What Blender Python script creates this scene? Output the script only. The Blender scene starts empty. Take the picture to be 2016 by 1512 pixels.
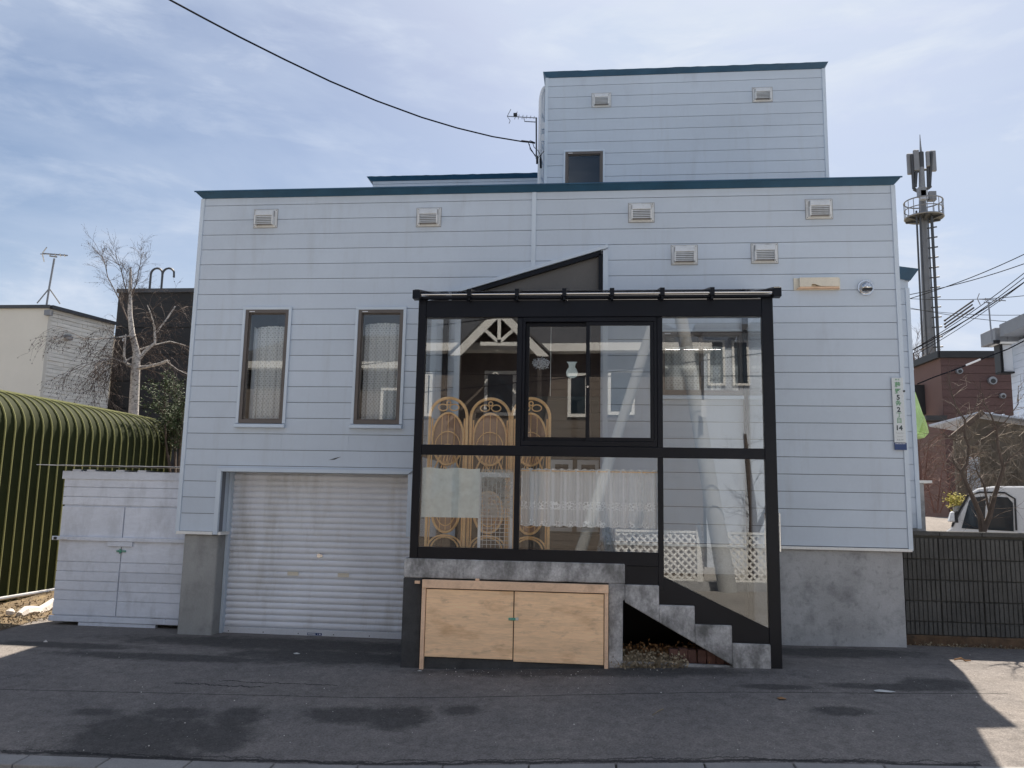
import bpy, bmesh, math, random
from mathutils import Vector, Matrix
random.seed(7)
R = math.radians
S = bpy.context.scene
C = S.collection

# ---------------------------------------------------------------- camera
F, YAW, PITCH, ROLL = 1635.0, 0.1069, 0.1481, 0.0203
CAM = Vector((5.1958, -10.0197, 1.608))
_cy, _sy, _cp, _sp = math.cos(YAW), math.sin(YAW), math.cos(PITCH), math.sin(PITCH)
FW = Vector((-_sy*_cp, _cy*_cp, _sp)); _r = Vector((_cy, _sy, 0)); _u = _r.cross(FW)
RT = math.cos(ROLL)*_r + math.sin(ROLL)*_u
UP = -math.sin(ROLL)*_r + math.cos(ROLL)*_u
cd = bpy.data.cameras.new('camera'); cam = bpy.data.objects.new('camera', cd); C.objects.link(cam)
cd.sensor_width = 36; cd.lens = F/2016*36; cd.clip_end = 2000
m = Matrix((RT, UP, -FW)).transposed().to_4x4(); m.translation = CAM; cam.matrix_world = m
S.camera = cam

# ---------------------------------------------------------------- sky and sun
SUN_AZ, SUN_EL = 11.8, 54.0            # azimuth clockwise from +Y
w = bpy.data.worlds.new('World'); S.world = w; w.use_nodes = True
nt = w.node_tree; nt.nodes.clear()
def N(nt, t, **k):
    n = nt.nodes.new(t)
    for a, b in k.items():
        if a.startswith('i_'): n.inputs[a[2:].replace('_', ' ')].default_value = b
        else: setattr(n, a, b)
    return n
def ramp(nt, fac, stops):
    n = nt.nodes.new('ShaderNodeValToRGB'); e = n.color_ramp.elements
    while len(e) < len(stops): e.new(0.5)
    for i, (p, c) in enumerate(stops):
        e[i].position = p; e[i].color = c if len(c) == 4 else (*c, 1)
    nt.links.new(fac, n.inputs[0]); return n.outputs[0]
out = N(nt, 'ShaderNodeOutputWorld'); bg = N(nt, 'ShaderNodeBackground')
sky = N(nt, 'ShaderNodeTexSky', sky_type='NISHITA', sun_disc=False, sun_elevation=R(SUN_EL), sun_rotation=R(SUN_AZ),
        air_density=1.0, dust_density=1.6, ozone_density=1.2)
tc = N(nt, 'ShaderNodeTexCoord')
mp = N(nt, 'ShaderNodeMapping'); mp.inputs['Scale'].default_value = (1.0, 1.0, 3.4); mp.inputs['Rotation'].default_value = (0.15, 0.22, 0.0)
mp.inputs['Location'].default_value = (9.1, 4.1, 0.5)
nt.links.new(tc.outputs['Generated'], mp.inputs[0])
n1 = N(nt, 'ShaderNodeTexNoise', i_Scale=1.3, i_Detail=9.0, i_Roughness=0.55, i_Distortion=0.5)
n2 = N(nt, 'ShaderNodeTexNoise', i_Scale=5.5, i_Detail=8.0, i_Roughness=0.6, i_Distortion=0.3)
nt.links.new(mp.outputs[0], n1.inputs['Vector']); nt.links.new(mp.outputs[0], n2.inputs['Vector'])
c1 = ramp(nt, n1.outputs['Fac'], [(0.40, (0.0,)*3), (0.62, (0.95,)*3)])
c2 = ramp(nt, n2.outputs['Fac'], [(0.50, (0,)*3), (0.72, (0.45,)*3)])
ad = N(nt, 'ShaderNodeMath', operation='ADD', use_clamp=True); nt.links.new(c1, ad.inputs[0]); nt.links.new(c2, ad.inputs[1])
sc = N(nt, 'ShaderNodeVectorMath', operation='SCALE'); sc.inputs['Scale'].default_value = 0.43
nt.links.new(sky.outputs[0], sc.inputs[0])
mx = N(nt, 'ShaderNodeMix', data_type='RGBA'); nt.links.new(ad.outputs[0], mx.inputs['Factor'])
nt.links.new(sc.outputs[0], mx.inputs['A']); CLOUD = (2.42, 2.76, 3.38, 1); mx.inputs['B'].default_value = CLOUD
c3 = ramp(nt, n2.outputs['Fac'], [(0.46, (0,)*3), (0.70, (0.9,)*3)])
mb3 = N(nt, 'ShaderNodeMath', operation='MULTIPLY'); nt.links.new(c3, mb3.inputs[0]); nt.links.new(c1, mb3.inputs[1])
mx2 = N(nt, 'ShaderNodeMix', data_type='RGBA'); nt.links.new(mb3.outputs[0], mx2.inputs['Factor']); nt.links.new(mx.outputs['Result'], mx2.inputs['A']); mx2.inputs['B'].default_value = (3.15, 3.32, 3.62, 1)
nt.links.new(mx2.outputs['Result'], bg.inputs[0]); bg.inputs[1].default_value = 0.10
nt.links.new(bg.outputs[0], out.inputs[0])
sd = bpy.data.lights.new('sun', 'SUN'); so = bpy.data.objects.new('sun', sd); C.objects.link(so)
sd.energy = 4.0; sd.angle = R(0.53); sd.color = (1.0, 0.90, 0.77)
dirn = Vector((math.sin(R(SUN_AZ))*math.cos(R(SUN_EL)), math.cos(R(SUN_AZ))*math.cos(R(SUN_EL)), math.sin(R(SUN_EL))))
so.rotation_euler = dirn.to_track_quat('Z', 'Y').to_euler(); so.location = (10, 30, 40)
S.render.engine = 'CYCLES'
S.cycles.max_bounces = 8; S.cycles.transparent_max_bounces = 24; S.cycles.caustics_reflective = False; S.cycles.caustics_refractive = False
vs = S.view_settings; vs.view_transform = 'Standard'; vs.look = 'None'; vs.exposure = 1.38; vs.gamma = 1; vs.use_curve_mapping = False
S.render.resolution_x, S.render.resolution_y = 1024, 768

# ---------------------------------------------------------------- measuring: photo pixel -> point at a known depth
def ray(x, y): return (x-1008)/F*RT - (y-756)/F*UP + FW
def A(x, y, Y):                      # on the plane Y = const
    d = ray(x, y); return CAM + d*((Y-CAM.y)/d.y)
def G(x, y, z=0.0):                  # on the horizontal plane z
    d = ray(x, y); return CAM + d*((z-CAM.z)/d.z)
GY = -1.45                           # plane of the sunroom glass
def Mr(x, y, Yv):                    # a thing seen mirrored in the sunroom glass, at virtual depth Yv
    q = A(x, y, Yv); return Vector((q.x, 2*GY-Yv, q.z))
def sstep(a, b, x):
    t = max(0, min(1, (x-a)/(b-a))); return t*t*(3-2*t)
def g(X, Y):                         # ground height
    z = 0.13*sstep(2.8, 7.2, X) + 0.025*sstep(7.2, 8.7, X)
    z += 0.12*max(0, min(Y, 14)-2.5)*sstep(8.2, 10, X) + 0.02*max(0, Y-14)*sstep(8, 10, X)
    z += 0.10*max(0, min(Y, 8)-2.0)*(1-sstep(-3.4, -2.2, X))
    if Y < -1.6: z -= 0.13*min(-1.6-Y, 3.2)
    if Y < -6.0: z += min(0.28, (-6.0-Y)*0.07)
    return z
def GG(x, y):                        # photo pixel -> point on the ground
    q = G(x, y, 0.0)
    for _ in range(40): q = G(x, y, g(q.x, q.y))
    return q

# ---------------------------------------------------------------- materials
def mat(name, col, rough=0.75, var=0.12, scale=1.5, fine=0.06, fscale=60, bump=0.0, bscale=80, metal=0.0, stretch=(1, 1, 1),
        dirt=None, dfac=0.0, dscale=2.0, dstretch=(1, 1, 1), drange=(0.5, 0.7), rnd=0.0, spec=0.5, world=True, coat=0.0, streak=None):
    mt = bpy.data.materials.new(name); mt.use_nodes = True; nt = mt.node_tree; b = nt.nodes['Principled BSDF']
    if world: geo = N(nt, 'ShaderNodeNewGeometry').outputs['Position']
    else: geo = N(nt, 'ShaderNodeTexCoord').outputs['Object']
    def noise(sc, st, det=6, ro=0.6):
        mpn = N(nt, 'ShaderNodeMapping'); mpn.inputs['Scale'].default_value = st
        n = N(nt, 'ShaderNodeTexNoise', i_Scale=sc, i_Detail=float(det), i_Roughness=ro)
        nt.links.new(geo, mpn.inputs[0]); nt.links.new(mpn.outputs[0], n.inputs['Vector']); return n.outputs['Fac']
    def vmul(c, f, amt):
        r = N(nt, 'ShaderNodeMapRange'); r.inputs['From Min'].default_value = 0.3; r.inputs['From Max'].default_value = 0.7
        r.inputs['To Min'].default_value = 1-amt; r.inputs['To Max'].default_value = 1+amt; nt.links.new(f, r.inputs[0])
        s = N(nt, 'ShaderNodeVectorMath', operation='SCALE'); nt.links.new(c, s.inputs[0]); nt.links.new(r.outputs[0], s.inputs['Scale']); return s.outputs[0]
    rgb = N(nt, 'ShaderNodeRGB'); rgb.outputs[0].default_value = (*col, 1); c = rgb.outputs[0]
    if var: c = vmul(c, noise(scale, stretch), var)
    if fine: c = vmul(c, noise(fscale, stretch, 3, 0.7), fine)
    if rnd:
        oi = N(nt, 'ShaderNodeObjectInfo'); r = N(nt, 'ShaderNodeMapRange'); r.inputs['To Min'].default_value = 1-rnd; r.inputs['To Max'].default_value = 1+rnd
        nt.links.new(oi.outputs['Random'], r.inputs[0]); s = N(nt, 'ShaderNodeVectorMath', operation='SCALE')
        nt.links.new(c, s.inputs[0]); nt.links.new(r.outputs[0], s.inputs['Scale']); c = s.outputs[0]
    if dirt:
        f = ramp(nt, noise(dscale, dstretch, 8, 0.65), [(drange[0], (0,)*3), (drange[1], (dfac,)*3)])
        mm = N(nt, 'ShaderNodeMix', data_type='RGBA'); nt.links.new(f, mm.inputs['Factor']); nt.links.new(c, mm.inputs['A']); mm.inputs['B'].default_value = (*dirt, 1); c = mm.outputs['Result']
    if streak:
        f = ramp(nt, noise(streak[2], (1, 1, streak[3]), 7, 0.6), [(0.55, (0,)*3), (0.80, (streak[1],)*3)])
        mm = N(nt, 'ShaderNodeMix', data_type='RGBA'); nt.links.new(f, mm.inputs['Factor']); nt.links.new(c, mm.inputs['A']); mm.inputs['B'].default_value = (*streak[0], 1); c = mm.outputs['Result']
    nt.links.new(c, b.inputs['Base Color']); b.inputs['Roughness'].default_value = rough; b.inputs['Metallic'].default_value = metal
    b.inputs['Specular IOR Level'].default_value = spec; b.inputs['Coat Weight'].default_value = coat
    if bump:
        bp = N(nt, 'ShaderNodeBump'); bp.inputs['Strength'].default_value = bump; bp.inputs['Distance'].default_value = 0.02
        nt.links.new(noise(bscale, stretch, 5, 0.65), bp.inputs['Height']); nt.links.new(bp.outputs[0], b.inputs['Normal'])
    return mt
def mixt(name, build):               # free-form material
    mt = bpy.data.materials.new(name); mt.use_nodes = True; build(mt.node_tree); return mt
def glass(name, tint=(0.92, 0.95, 0.95), refl=1.0, rough=0.0, wav=0.004):
    def b(nt):
        nt.nodes.clear(); o = N(nt, 'ShaderNodeOutputMaterial'); t = N(nt, 'ShaderNodeBsdfTransparent'); t.inputs[0].default_value = (*tint, 1)
        gl = N(nt, 'ShaderNodeBsdfGlossy'); gl.inputs['Roughness'].default_value = rough; gl.inputs[0].default_value = (1, 1, 1, 1)
        fr = N(nt, 'ShaderNodeFresnel'); fr.inputs[0].default_value = 1.5
        geo = N(nt, 'ShaderNodeNewGeometry'); ns = N(nt, 'ShaderNodeTexNoise', i_Scale=0.9, i_Detail=1.0)
        nt.links.new(geo.outputs['Position'], ns.inputs['Vector'])
        bp = N(nt, 'ShaderNodeBump'); bp.inputs['Strength'].default_value = wav*25; bp.inputs['Distance'].default_value = 0.01
        nt.links.new(ns.outputs['Fac'], bp.inputs['Height']); nt.links.new(bp.outputs[0], gl.inputs['Normal'])
        mm = N(nt, 'ShaderNodeMath', operation='MULTIPLY'); mm.inputs[1].default_value = refl; nt.links.new(fr.outputs[0], mm.inputs[0])
        # same reflectance on both faces of the pane
        lw = N(nt, 'ShaderNodeLayerWeight'); lw.inputs['Blend'].default_value = 0.5
        pw = N(nt, 'ShaderNodeMath', operation='POWER'); pw.inputs[1].default_value = 5.0; nt.links.new(lw.outputs['Facing'], pw.inputs[0])
        ma = N(nt, 'ShaderNodeMath', operation='MULTIPLY_ADD', use_clamp=True); ma.inputs[1].default_value = 0.8; ma.inputs[2].default_value = 0.045*refl
        nt.links.new(pw.outputs[0], ma.inputs[0])
        mi = N(nt, 'ShaderNodeMixShader'); nt.links.new(ma.outputs[0], mi.inputs[0]); nt.links.new(t.outputs[0], mi.inputs[1]); nt.links.new(gl.outputs[0], mi.inputs[2])
        nt.links.new(mi.outputs[0], o.inputs[0])
    return mixt(name, b)
def sheer(name, col, alpha, lace=0, trans=0.5):
    def b(nt):
        nt.nodes.clear(); o = N(nt, 'ShaderNodeOutputMaterial'); t = N(nt, 'ShaderNodeBsdfTransparent')
        d = N(nt, 'ShaderNodeBsdfDiffuse'); d.inputs[0].default_value = (*col, 1); tr = N(nt, 'ShaderNodeBsdfTranslucent'); tr.inputs[0].default_value = (*col, 1)
        m1 = N(nt, 'ShaderNodeMixShader'); m1.inputs[0].default_value = trans*0.6; nt.links.new(d.outputs[0], m1.inputs[1]); nt.links.new(tr.outputs[0], m1.inputs[2])
        m2 = N(nt, 'ShaderNodeMixShader'); nt.links.new(t.outputs[0], m2.inputs[1]); nt.links.new(m1.outputs[0], m2.inputs[2]); nt.links.new(m2.outputs[0], o.inputs[0])
        lw = N(nt, 'ShaderNodeLayerWeight'); lw.inputs['Blend'].default_value = 0.5
        def thick(a):                # a thin cloth seen at a slant hides more
            co = N(nt, 'ShaderNodeMath', operation='SUBTRACT'); co.inputs[0].default_value = 1.0; nt.links.new(lw.outputs['Facing'], co.inputs[1])
            mxn = N(nt, 'ShaderNodeMath', operation='MAXIMUM'); nt.links.new(co.outputs[0], mxn.inputs[0]); mxn.inputs[1].default_value = 0.2
            iv = N(nt, 'ShaderNodeMath', operation='DIVIDE'); iv.inputs[0].default_value = 1.0; nt.links.new(mxn.outputs[0], iv.inputs[1])
            om = N(nt, 'ShaderNodeMath', operation='SUBTRACT'); om.inputs[0].default_value = 1.0; nt.links.new(a, om.inputs[1])
            pw = N(nt, 'ShaderNodeMath', operation='POWER'); nt.links.new(om.outputs[0], pw.inputs[0]); nt.links.new(iv.outputs[0], pw.inputs[1])
            r_ = N(nt, 'ShaderNodeMath', operation='SUBTRACT', use_clamp=True); r_.inputs[0].default_value = 1.0; nt.links.new(pw.outputs[0], r_.inputs[1]); return r_.outputs[0]
        m2.inputs[0].default_value = alpha
        geo = N(nt, 'ShaderNodeNewGeometry').outputs['Position']
        sx = N(nt, 'ShaderNodeSeparateXYZ'); nt.links.new(geo, sx.inputs[0])
        def M(op, a, bb=None, cl=False):
            n = N(nt, 'ShaderNodeMath', operation=op, use_clamp=cl)
            for i, v in enumerate((a, bb)):
                if v is None: continue
                if isinstance(v, (int, float)): n.inputs[i].default_value = v
                else: nt.links.new(v, n.inputs[i])
            return n.outputs[0]
        if lace == 1:      # repeated small scallops (window curtains)
            a = M('SINE', M('MULTIPLY', sx.outputs[0], 150)); zz = M('ADD', sx.outputs[2], M('MULTIPLY', M('ABSOLUTE', M('SINE', M('MULTIPLY', sx.outputs[0], 75))), 0.012))
            bnd = M('SINE', M('MULTIPLY', zz, 210)); k = M('GREATER_THAN', bnd, 0.55)
            hole = M('GREATER_THAN', M('MULTIPLY', a, M('SINE', M('MULTIPLY', sx.outputs[2], 110))), 0.6)
            nt.links.new(M('SUBTRACT', M('ADD', alpha, M('MULTIPLY', k, 0.10)), M('MULTIPLY', hole, 0.3), True), m2.inputs[0])
        if lace == 2:      # cafe curtain: floral band and eyelet hem
            vo = N(nt, 'ShaderNodeTexVoronoi', feature='DISTANCE_TO_EDGE', i_Scale=38.0); nt.links.new(geo, vo.inputs['Vector'])
            ln = M('LESS_THAN', vo.outputs['Distance'], 0.11)
            hem = M('LESS_THAN', M('SUBTRACT', sx.outputs[2], M('MULTIPLY', M('ABSOLUTE', M('SINE', M('MULTIPLY', sx.outputs[0], 22))), 0.07)), 1.43)
            mid = M('MULTIPLY', M('GREATER_THAN', sx.outputs[2], 1.60), M('LESS_THAN', sx.outputs[2], 1.685))
            body = M('ADD', alpha, M('MULTIPLY', M('SUBTRACT', 1, M('MINIMUM', M('ADD', hem, mid), 1)), 0.0))
            dec = M('MULTIPLY', M('MINIMUM', M('ADD', hem, M('MULTIPLY', mid, 0.8)), 1), M('SUBTRACT', M('MULTIPLY', ln, 0.6), 0.10))
            nt.links.new(thick(M('MINIMUM', M('ADD', body, dec), 0.97)), m2.inputs[0])
        if lace == 0:
            n_ = N(nt, 'ShaderNodeTexNoise', i_Scale=14.0, i_Detail=6.0, i_Roughness=0.7); nt.links.new(geo, n_.inputs['Vector'])
            nt.links.new(M('ADD', alpha-0.3, M('MULTIPLY', n_.outputs['Fac'], 0.6), True), m2.inputs[0])
    return mixt(name, b)
M_ = {}
M_['siding'] = mat('siding_metal', (0.525, 0.598, 0.69), 0.55, var=0.05, scale=0.8, fine=0.015, fscale=30, rnd=0.028, bump=0.03, bscale=160, streak=((0.40, 0.43, 0.46), 0.34, 8.0, 0.09),
                   dirt=(0.29, 0.31, 0.35), dfac=0.35, dscale=1.4, dstretch=(1, 1, 0.35), drange=(0.55, 0.8))
M_['groove'] = mat('siding_groove', (0.17, 0.185, 0.215), 0.8)
M_['trim'] = mat('trim_metal', (0.57, 0.65, 0.74), 0.5, var=0.05, fine=0.02)
M_['white_trim'] = mat('white_drip_edge', (0.78, 0.78, 0.76), 0.5, var=0.06)
M_['fascia'] = mat('blue_fascia', (0.024, 0.085, 0.155), 0.4, var=0.15, scale=3, fine=0.05, bump=0.05, bscale=12)
M_['roof'] = mat('roof_sheet', (0.10, 0.16, 0.22), 0.5)
M_['concrete'] = mat('grey_concrete', (0.41, 0.415, 0.425), 0.9, streak=((0.15, 0.155, 0.15), 0.7, 16.0, 0.8), var=0.2, scale=2.2, fine=0.08, fscale=50, bump=0.25, bscale=60, dirt=(0.12, 0.125, 0.13), dfac=0.8, dscale=3.4, drange=(0.50, 0.75))
M_['concrete_old'] = mat('weathered_concrete', (0.43, 0.43, 0.44), 0.92, streak=((0.045, 0.047, 0.045), 0.8, 7.0, 0.35), var=0.35, scale=5, fine=0.15, fscale=40, bump=0.5, bscale=50, dirt=(0.10, 0.102, 0.098), dfac=0.85, dscale=6.0, dstretch=(1, 1, 0.55), drange=(0.42, 0.66))
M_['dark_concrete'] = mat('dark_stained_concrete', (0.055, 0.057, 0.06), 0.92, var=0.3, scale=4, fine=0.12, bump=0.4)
M_['pillar'] = mat('garage_pillar_concrete', (0.33, 0.335, 0.33), 0.9, var=0.18, scale=1.6, fine=0.06, bump=0.2, stretch=(1, 1, 0.5), dirt=(0.17, 0.172, 0.168), dfac=0.7, dscale=2.2, drange=(0.5, 0.7))
M_['shutter'] = mat('shutter_steel', (0.75, 0.77, 0.82), 0.6, streak=((0.52, 0.50, 0.46), 0.35, 7.0, 0.15), spec=0.3, var=0.08, scale=1.2, fine=0.02, dirt=(0.36, 0.34, 0.30), dfac=0.6, dscale=1.6, dstretch=(2, 1, 0.4), drange=(0.52, 0.8), rnd=0.02)
M_['shutter_edge'] = mat('shutter_bottom_bar', (0.62, 0.64, 0.68), 0.4, var=0.05)
M_['brown_frame'] = mat('bronze_window_frame', (0.115, 0.10, 0.092), 0.4, var=0.08)
M_['black_alu'] = mat('black_aluminium', (0.0045, 0.0058, 0.0105), 0.38, var=0.2, scale=3, fine=0.04, spec=0.22)
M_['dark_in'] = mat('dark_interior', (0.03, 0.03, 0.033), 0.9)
M_['alcove'] = mat('alcove_panel', (0.13, 0.125, 0.12), 0.85, var=0.1)
M_['brickdark'] = mat('dark_brown_tile', (0.055, 0.035, 0.032), 0.7, var=0.2, scale=8)
M_['door'] = mat('grey_green_door', (0.065, 0.072, 0.068), 0.5, var=0.06)
M_['ply'] = mat('plywood', (0.92, 0.63, 0.39), 0.75, var=0.12, scale=2.2, fine=0.10, fscale=14, stretch=(0.6, 1, 5), dirt=(0.52, 0.28, 0.12), dfac=0.75, dscale=3.0, dstretch=(0.7, 1, 2.0), drange=(0.53, 0.78), bump=0.15, streak=((0.28, 0.20, 0.15), 0.6, 6.5, 2.2))
M_['timber'] = mat('pale_timber', (0.78, 0.54, 0.37), 0.75, var=0.12, scale=3, fine=0.08, stretch=(0.5, 1, 1), dirt=(0.35, 0.22, 0.14), dfac=0.5, dscale=5)
M_['shed'] = mat('shed_paint', (0.68, 0.72, 0.80), 0.8, var=0.07, scale=2, fine=0.05, fscale=30, stretch=(0.4, 1, 1), dirt=(0.36, 0.38, 0.41), dfac=0.4, dscale=4.5, dstretch=(1.2, 1, 0.5), drange=(0.5, 0.72), rnd=0.04, bump=0.15)
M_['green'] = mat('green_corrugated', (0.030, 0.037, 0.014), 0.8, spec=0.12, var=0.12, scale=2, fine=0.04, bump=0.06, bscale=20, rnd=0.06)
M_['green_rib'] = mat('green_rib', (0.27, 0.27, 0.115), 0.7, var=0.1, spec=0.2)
M_['metal_sheet'] = mat('galvanised_sheet', (0.5, 0.5, 0.52), 0.35, metal=0.6, var=0.15)
M_['cream'] = mat('cream_render', (0.74, 0.71, 0.64), 0.9, var=0.04, scale=1, fine=0.05)
M_['creamtex'] = mat('cream_stone_pattern', (0.74, 0.72, 0.67), 0.9, var=0.10, scale=4, fine=0.12, fscale=7, stretch=(1, 0.35, 2.4), bump=1.0, bscale=6, rnd=0.06)
M_['black_wall'] = mat('black_cladding', (0.018, 0.018, 0.02), 0.7, var=0.25, scale=1.5)
M_['bark'] = mat('birch_bark', (0.55, 0.51, 0.47), 0.85, var=0.25, scale=9, fine=0.2, fscale=40, dirt=(0.10, 0.085, 0.075), dfac=0.8, dscale=14, dstretch=(1, 1, 2.5), drange=(0.5, 0.62), bump=0.3)
M_['twig'] = mat('brown_twig', (0.10, 0.075, 0.062), 0.85, var=0.3, scale=5)
M_['twig_red'] = mat('reddish_twig', (0.15, 0.075, 0.06), 0.85, var=0.3, scale=5)
M_['bark_dark'] = mat('dark_bark', (0.10, 0.075, 0.06), 0.9, var=0.3, scale=9, bump=0.3)
M_['seed'] = mat('seed_clusters', (0.065, 0.042, 0.036), 0.9, var=0.3, scale=6)
M_['needle'] = mat('yew_needles', (0.045, 0.075, 0.022), 0.7, var=0.5, scale=6)
M_['steel'] = mat('galvanised_steel', (0.25, 0.26, 0.28), 0.5, metal=0.3, var=0.1)
M_['darksteel'] = mat('dark_steel', (0.055, 0.06, 0.07), 0.5, var=0.15)
M_['chrome'] = mat('stainless', (0.62, 0.62, 0.63), 0.18, metal=1.0, var=0.05)
M_['whitepaint'] = mat('white_paint', (0.72, 0.74, 0.77), 0.5, var=0.05)
M_['beige'] = mat('beige_plastic', (0.74, 0.69, 0.58), 0.6, var=0.08, scale=5, dirt=(0.30, 0.20, 0.12), dfac=0.5, dscale=9, drange=(0.58, 0.75))
M_['vent'] = mat('vent_metal', (0.68, 0.70, 0.71), 0.5, var=0.06, scale=6, dirt=(0.36, 0.33, 0.29), dfac=0.5, dscale=7, drange=(0.55, 0.75))
M_['vent_dark'] = mat('vent_shadow_gap', (0.30, 0.30, 0.31), 0.8)
M_['rattan'] = mat('rattan_cane', (0.90, 0.55, 0.25), 0.5, var=0.12, scale=7, fine=0.1)
M_['weave'] = mat('woven_panel', (0.36, 0.22, 0.15), 0.8, var=0.08, scale=4, fine=0.12, fscale=90)
M_['blockwall'] = mat('split_block', (0.088, 0.087, 0.083), 0.95, var=0.22, scale=3, fine=0.2, fscale=60, bump=0.6, bscale=90, rnd=0.08, dirt=(0.10, 0.10, 0.092), dfac=0.4, dscale=5)
M_['mortar'] = mat('mortar', (0.075, 0.075, 0.07), 0.95, var=0.2)
M_['rust'] = mat('rusty_footing', (0.12, 0.075, 0.045), 0.95, var=0.4, scale=6, fine=0.2, bump=0.7, bscale=40, dirt=(0.04, 0.035, 0.028), dfac=0.8, dscale=7)
M_['brick'] = mat('red_edging_brick', (0.13, 0.068, 0.056), 0.9, var=0.2, scale=9, fine=0.15, bump=0.3, rnd=0.2)
M_['brown_house'] = mat('brown_brick_cladding', (0.098, 0.056, 0.052), 0.85, var=0.08, scale=1, fine=0.12, fscale=9, stretch=(1, 1, 3))
M_['white_house'] = mat('white_siding', (0.55, 0.60, 0.68), 0.7, var=0.04, rnd=0.02)
M_['blackpaint'] = mat('black_paint', (0.015, 0.015, 0.017), 0.5)
M_['van'] = mat('white_van_paint', (0.74, 0.75, 0.77), 0.25, var=0.03, coat=0.6)
M_['tyre'] = mat('rubber', (0.02, 0.02, 0.02), 0.8)
M_['soil'] = mat('bare_soil', (0.12, 0.085, 0.05), 0.95, var=0.35, scale=5, fine=0.3, fscale=30, bump=1.0, bscale=30, dirt=(0.26, 0.19, 0.10), dfac=0.8, dscale=9, drange=(0.45, 0.65))
M_['straw'] = mat('dry_stalks', (0.26, 0.21, 0.14), 0.9, var=0.4, scale=8)
M_['whitestone'] = mat('whitewashed_stone', (0.62, 0.58, 0.54), 0.9, var=0.15, scale=6, bump=0.5, bscale=25)
M_['plastic_green'] = mat('green_latch', (0.09, 0.30, 0.22), 0.6, dirt=(0.5, 0.5, 0.48), dfac=0.6, dscale=20)
M_['sheetgreen'] = mat('lime_netting', (0.52, 0.72, 0.30), 0.7, var=0.2, scale=3)
M_['litter'] = mat('pale_litter', (0.55, 0.55, 0.53), 0.8)
M_['leaf'] = mat('dead_leaf', (0.30, 0.16, 0.07), 0.8)
M_['kerb'] = mat('kerb_concrete', (0.27, 0.26, 0.25), 0.95, var=0.18, scale=3, fine=0.12, fscale=80, bump=0.3, rnd=0.06)
M_['glass'] = glass('sunroom_glass', (0.95, 0.965, 0.97), 1.75, 0.0, 0.0028)
M_['wglass'] = glass('window_glass', (0.95, 0.965, 0.965), 1.25, 0.0, 0.0028)
M_['dglass'] = mat('dark_window_glass', (0.02, 0.03, 0.04), 0.06, var=0.0, fine=0, spec=0.6)
M_['poly'] = glass('smoked_roof_sheet', (0.72, 0.72, 0.74), 1.0, 0.1)
M_['lace_a'] = sheer('scallop_lace', (0.92, 0.93, 0.95), 0.80, 1, 0.3)
M_['lace_b'] = sheer('flower_lace', (0.98, 0.98, 0.99), 0.60, 2, 0.05)
M_['film'] = sheer('frosted_film', (0.80, 0.88, 0.86), 0.80, 0, 0.2)
M_['filmclear'] = sheer('thin_film', (0.6, 0.68, 0.7), 0.34, 0, 0.5)
M_['curtain'] = mat('white_curtain', (0.70, 0.73, 0.78), 0.9, var=0.06, scale=9)
M_['cable'] = mat('black_cable', (0.012, 0.014, 0.02), 0.95, spec=0.05)
M_['wire'] = mat('weathered_wire', (0.035, 0.038, 0.042), 0.95, spec=0.03)
M_['sign'] = mat('enamel_sign', (0.62, 0.66, 0.68), 0.35, var=0.03)
M_['sign_blue'] = mat('sign_blue', (0.015, 0.045, 0.16), 0.4)
M_['txt_green'] = mat('sign_green_print', (0.10, 0.30, 0.14), 0.5)
M_['txt_black'] = mat('sign_dark_print', (0.03, 0.05, 0.06), 0.5)
M_['txt_grey'] = mat('sign_grey_print', (0.25, 0.27, 0.28), 0.5)
M_['opp_wall'] = mat('taupe_siding', (0.155, 0.13, 0.112), 0.8, var=0.04, rnd=0.02)
M_['opp_wall_shade'] = mat('shaded_taupe_siding', (0.05, 0.043, 0.04), 0.8, var=0.05)  # dark copy of the taupe, carries the shade under the porch gable
M_['opp_white'] = mat('opposite_white_trim', (0.80, 0.80, 0.78), 0.6)
M_['opp_roof'] = mat('opposite_roof', (0.07, 0.075, 0.085), 0.6, var=0.1)
M_['pole'] = mat('pole_concrete', (0.45, 0.46, 0.46), 0.85, var=0.06)

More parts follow.
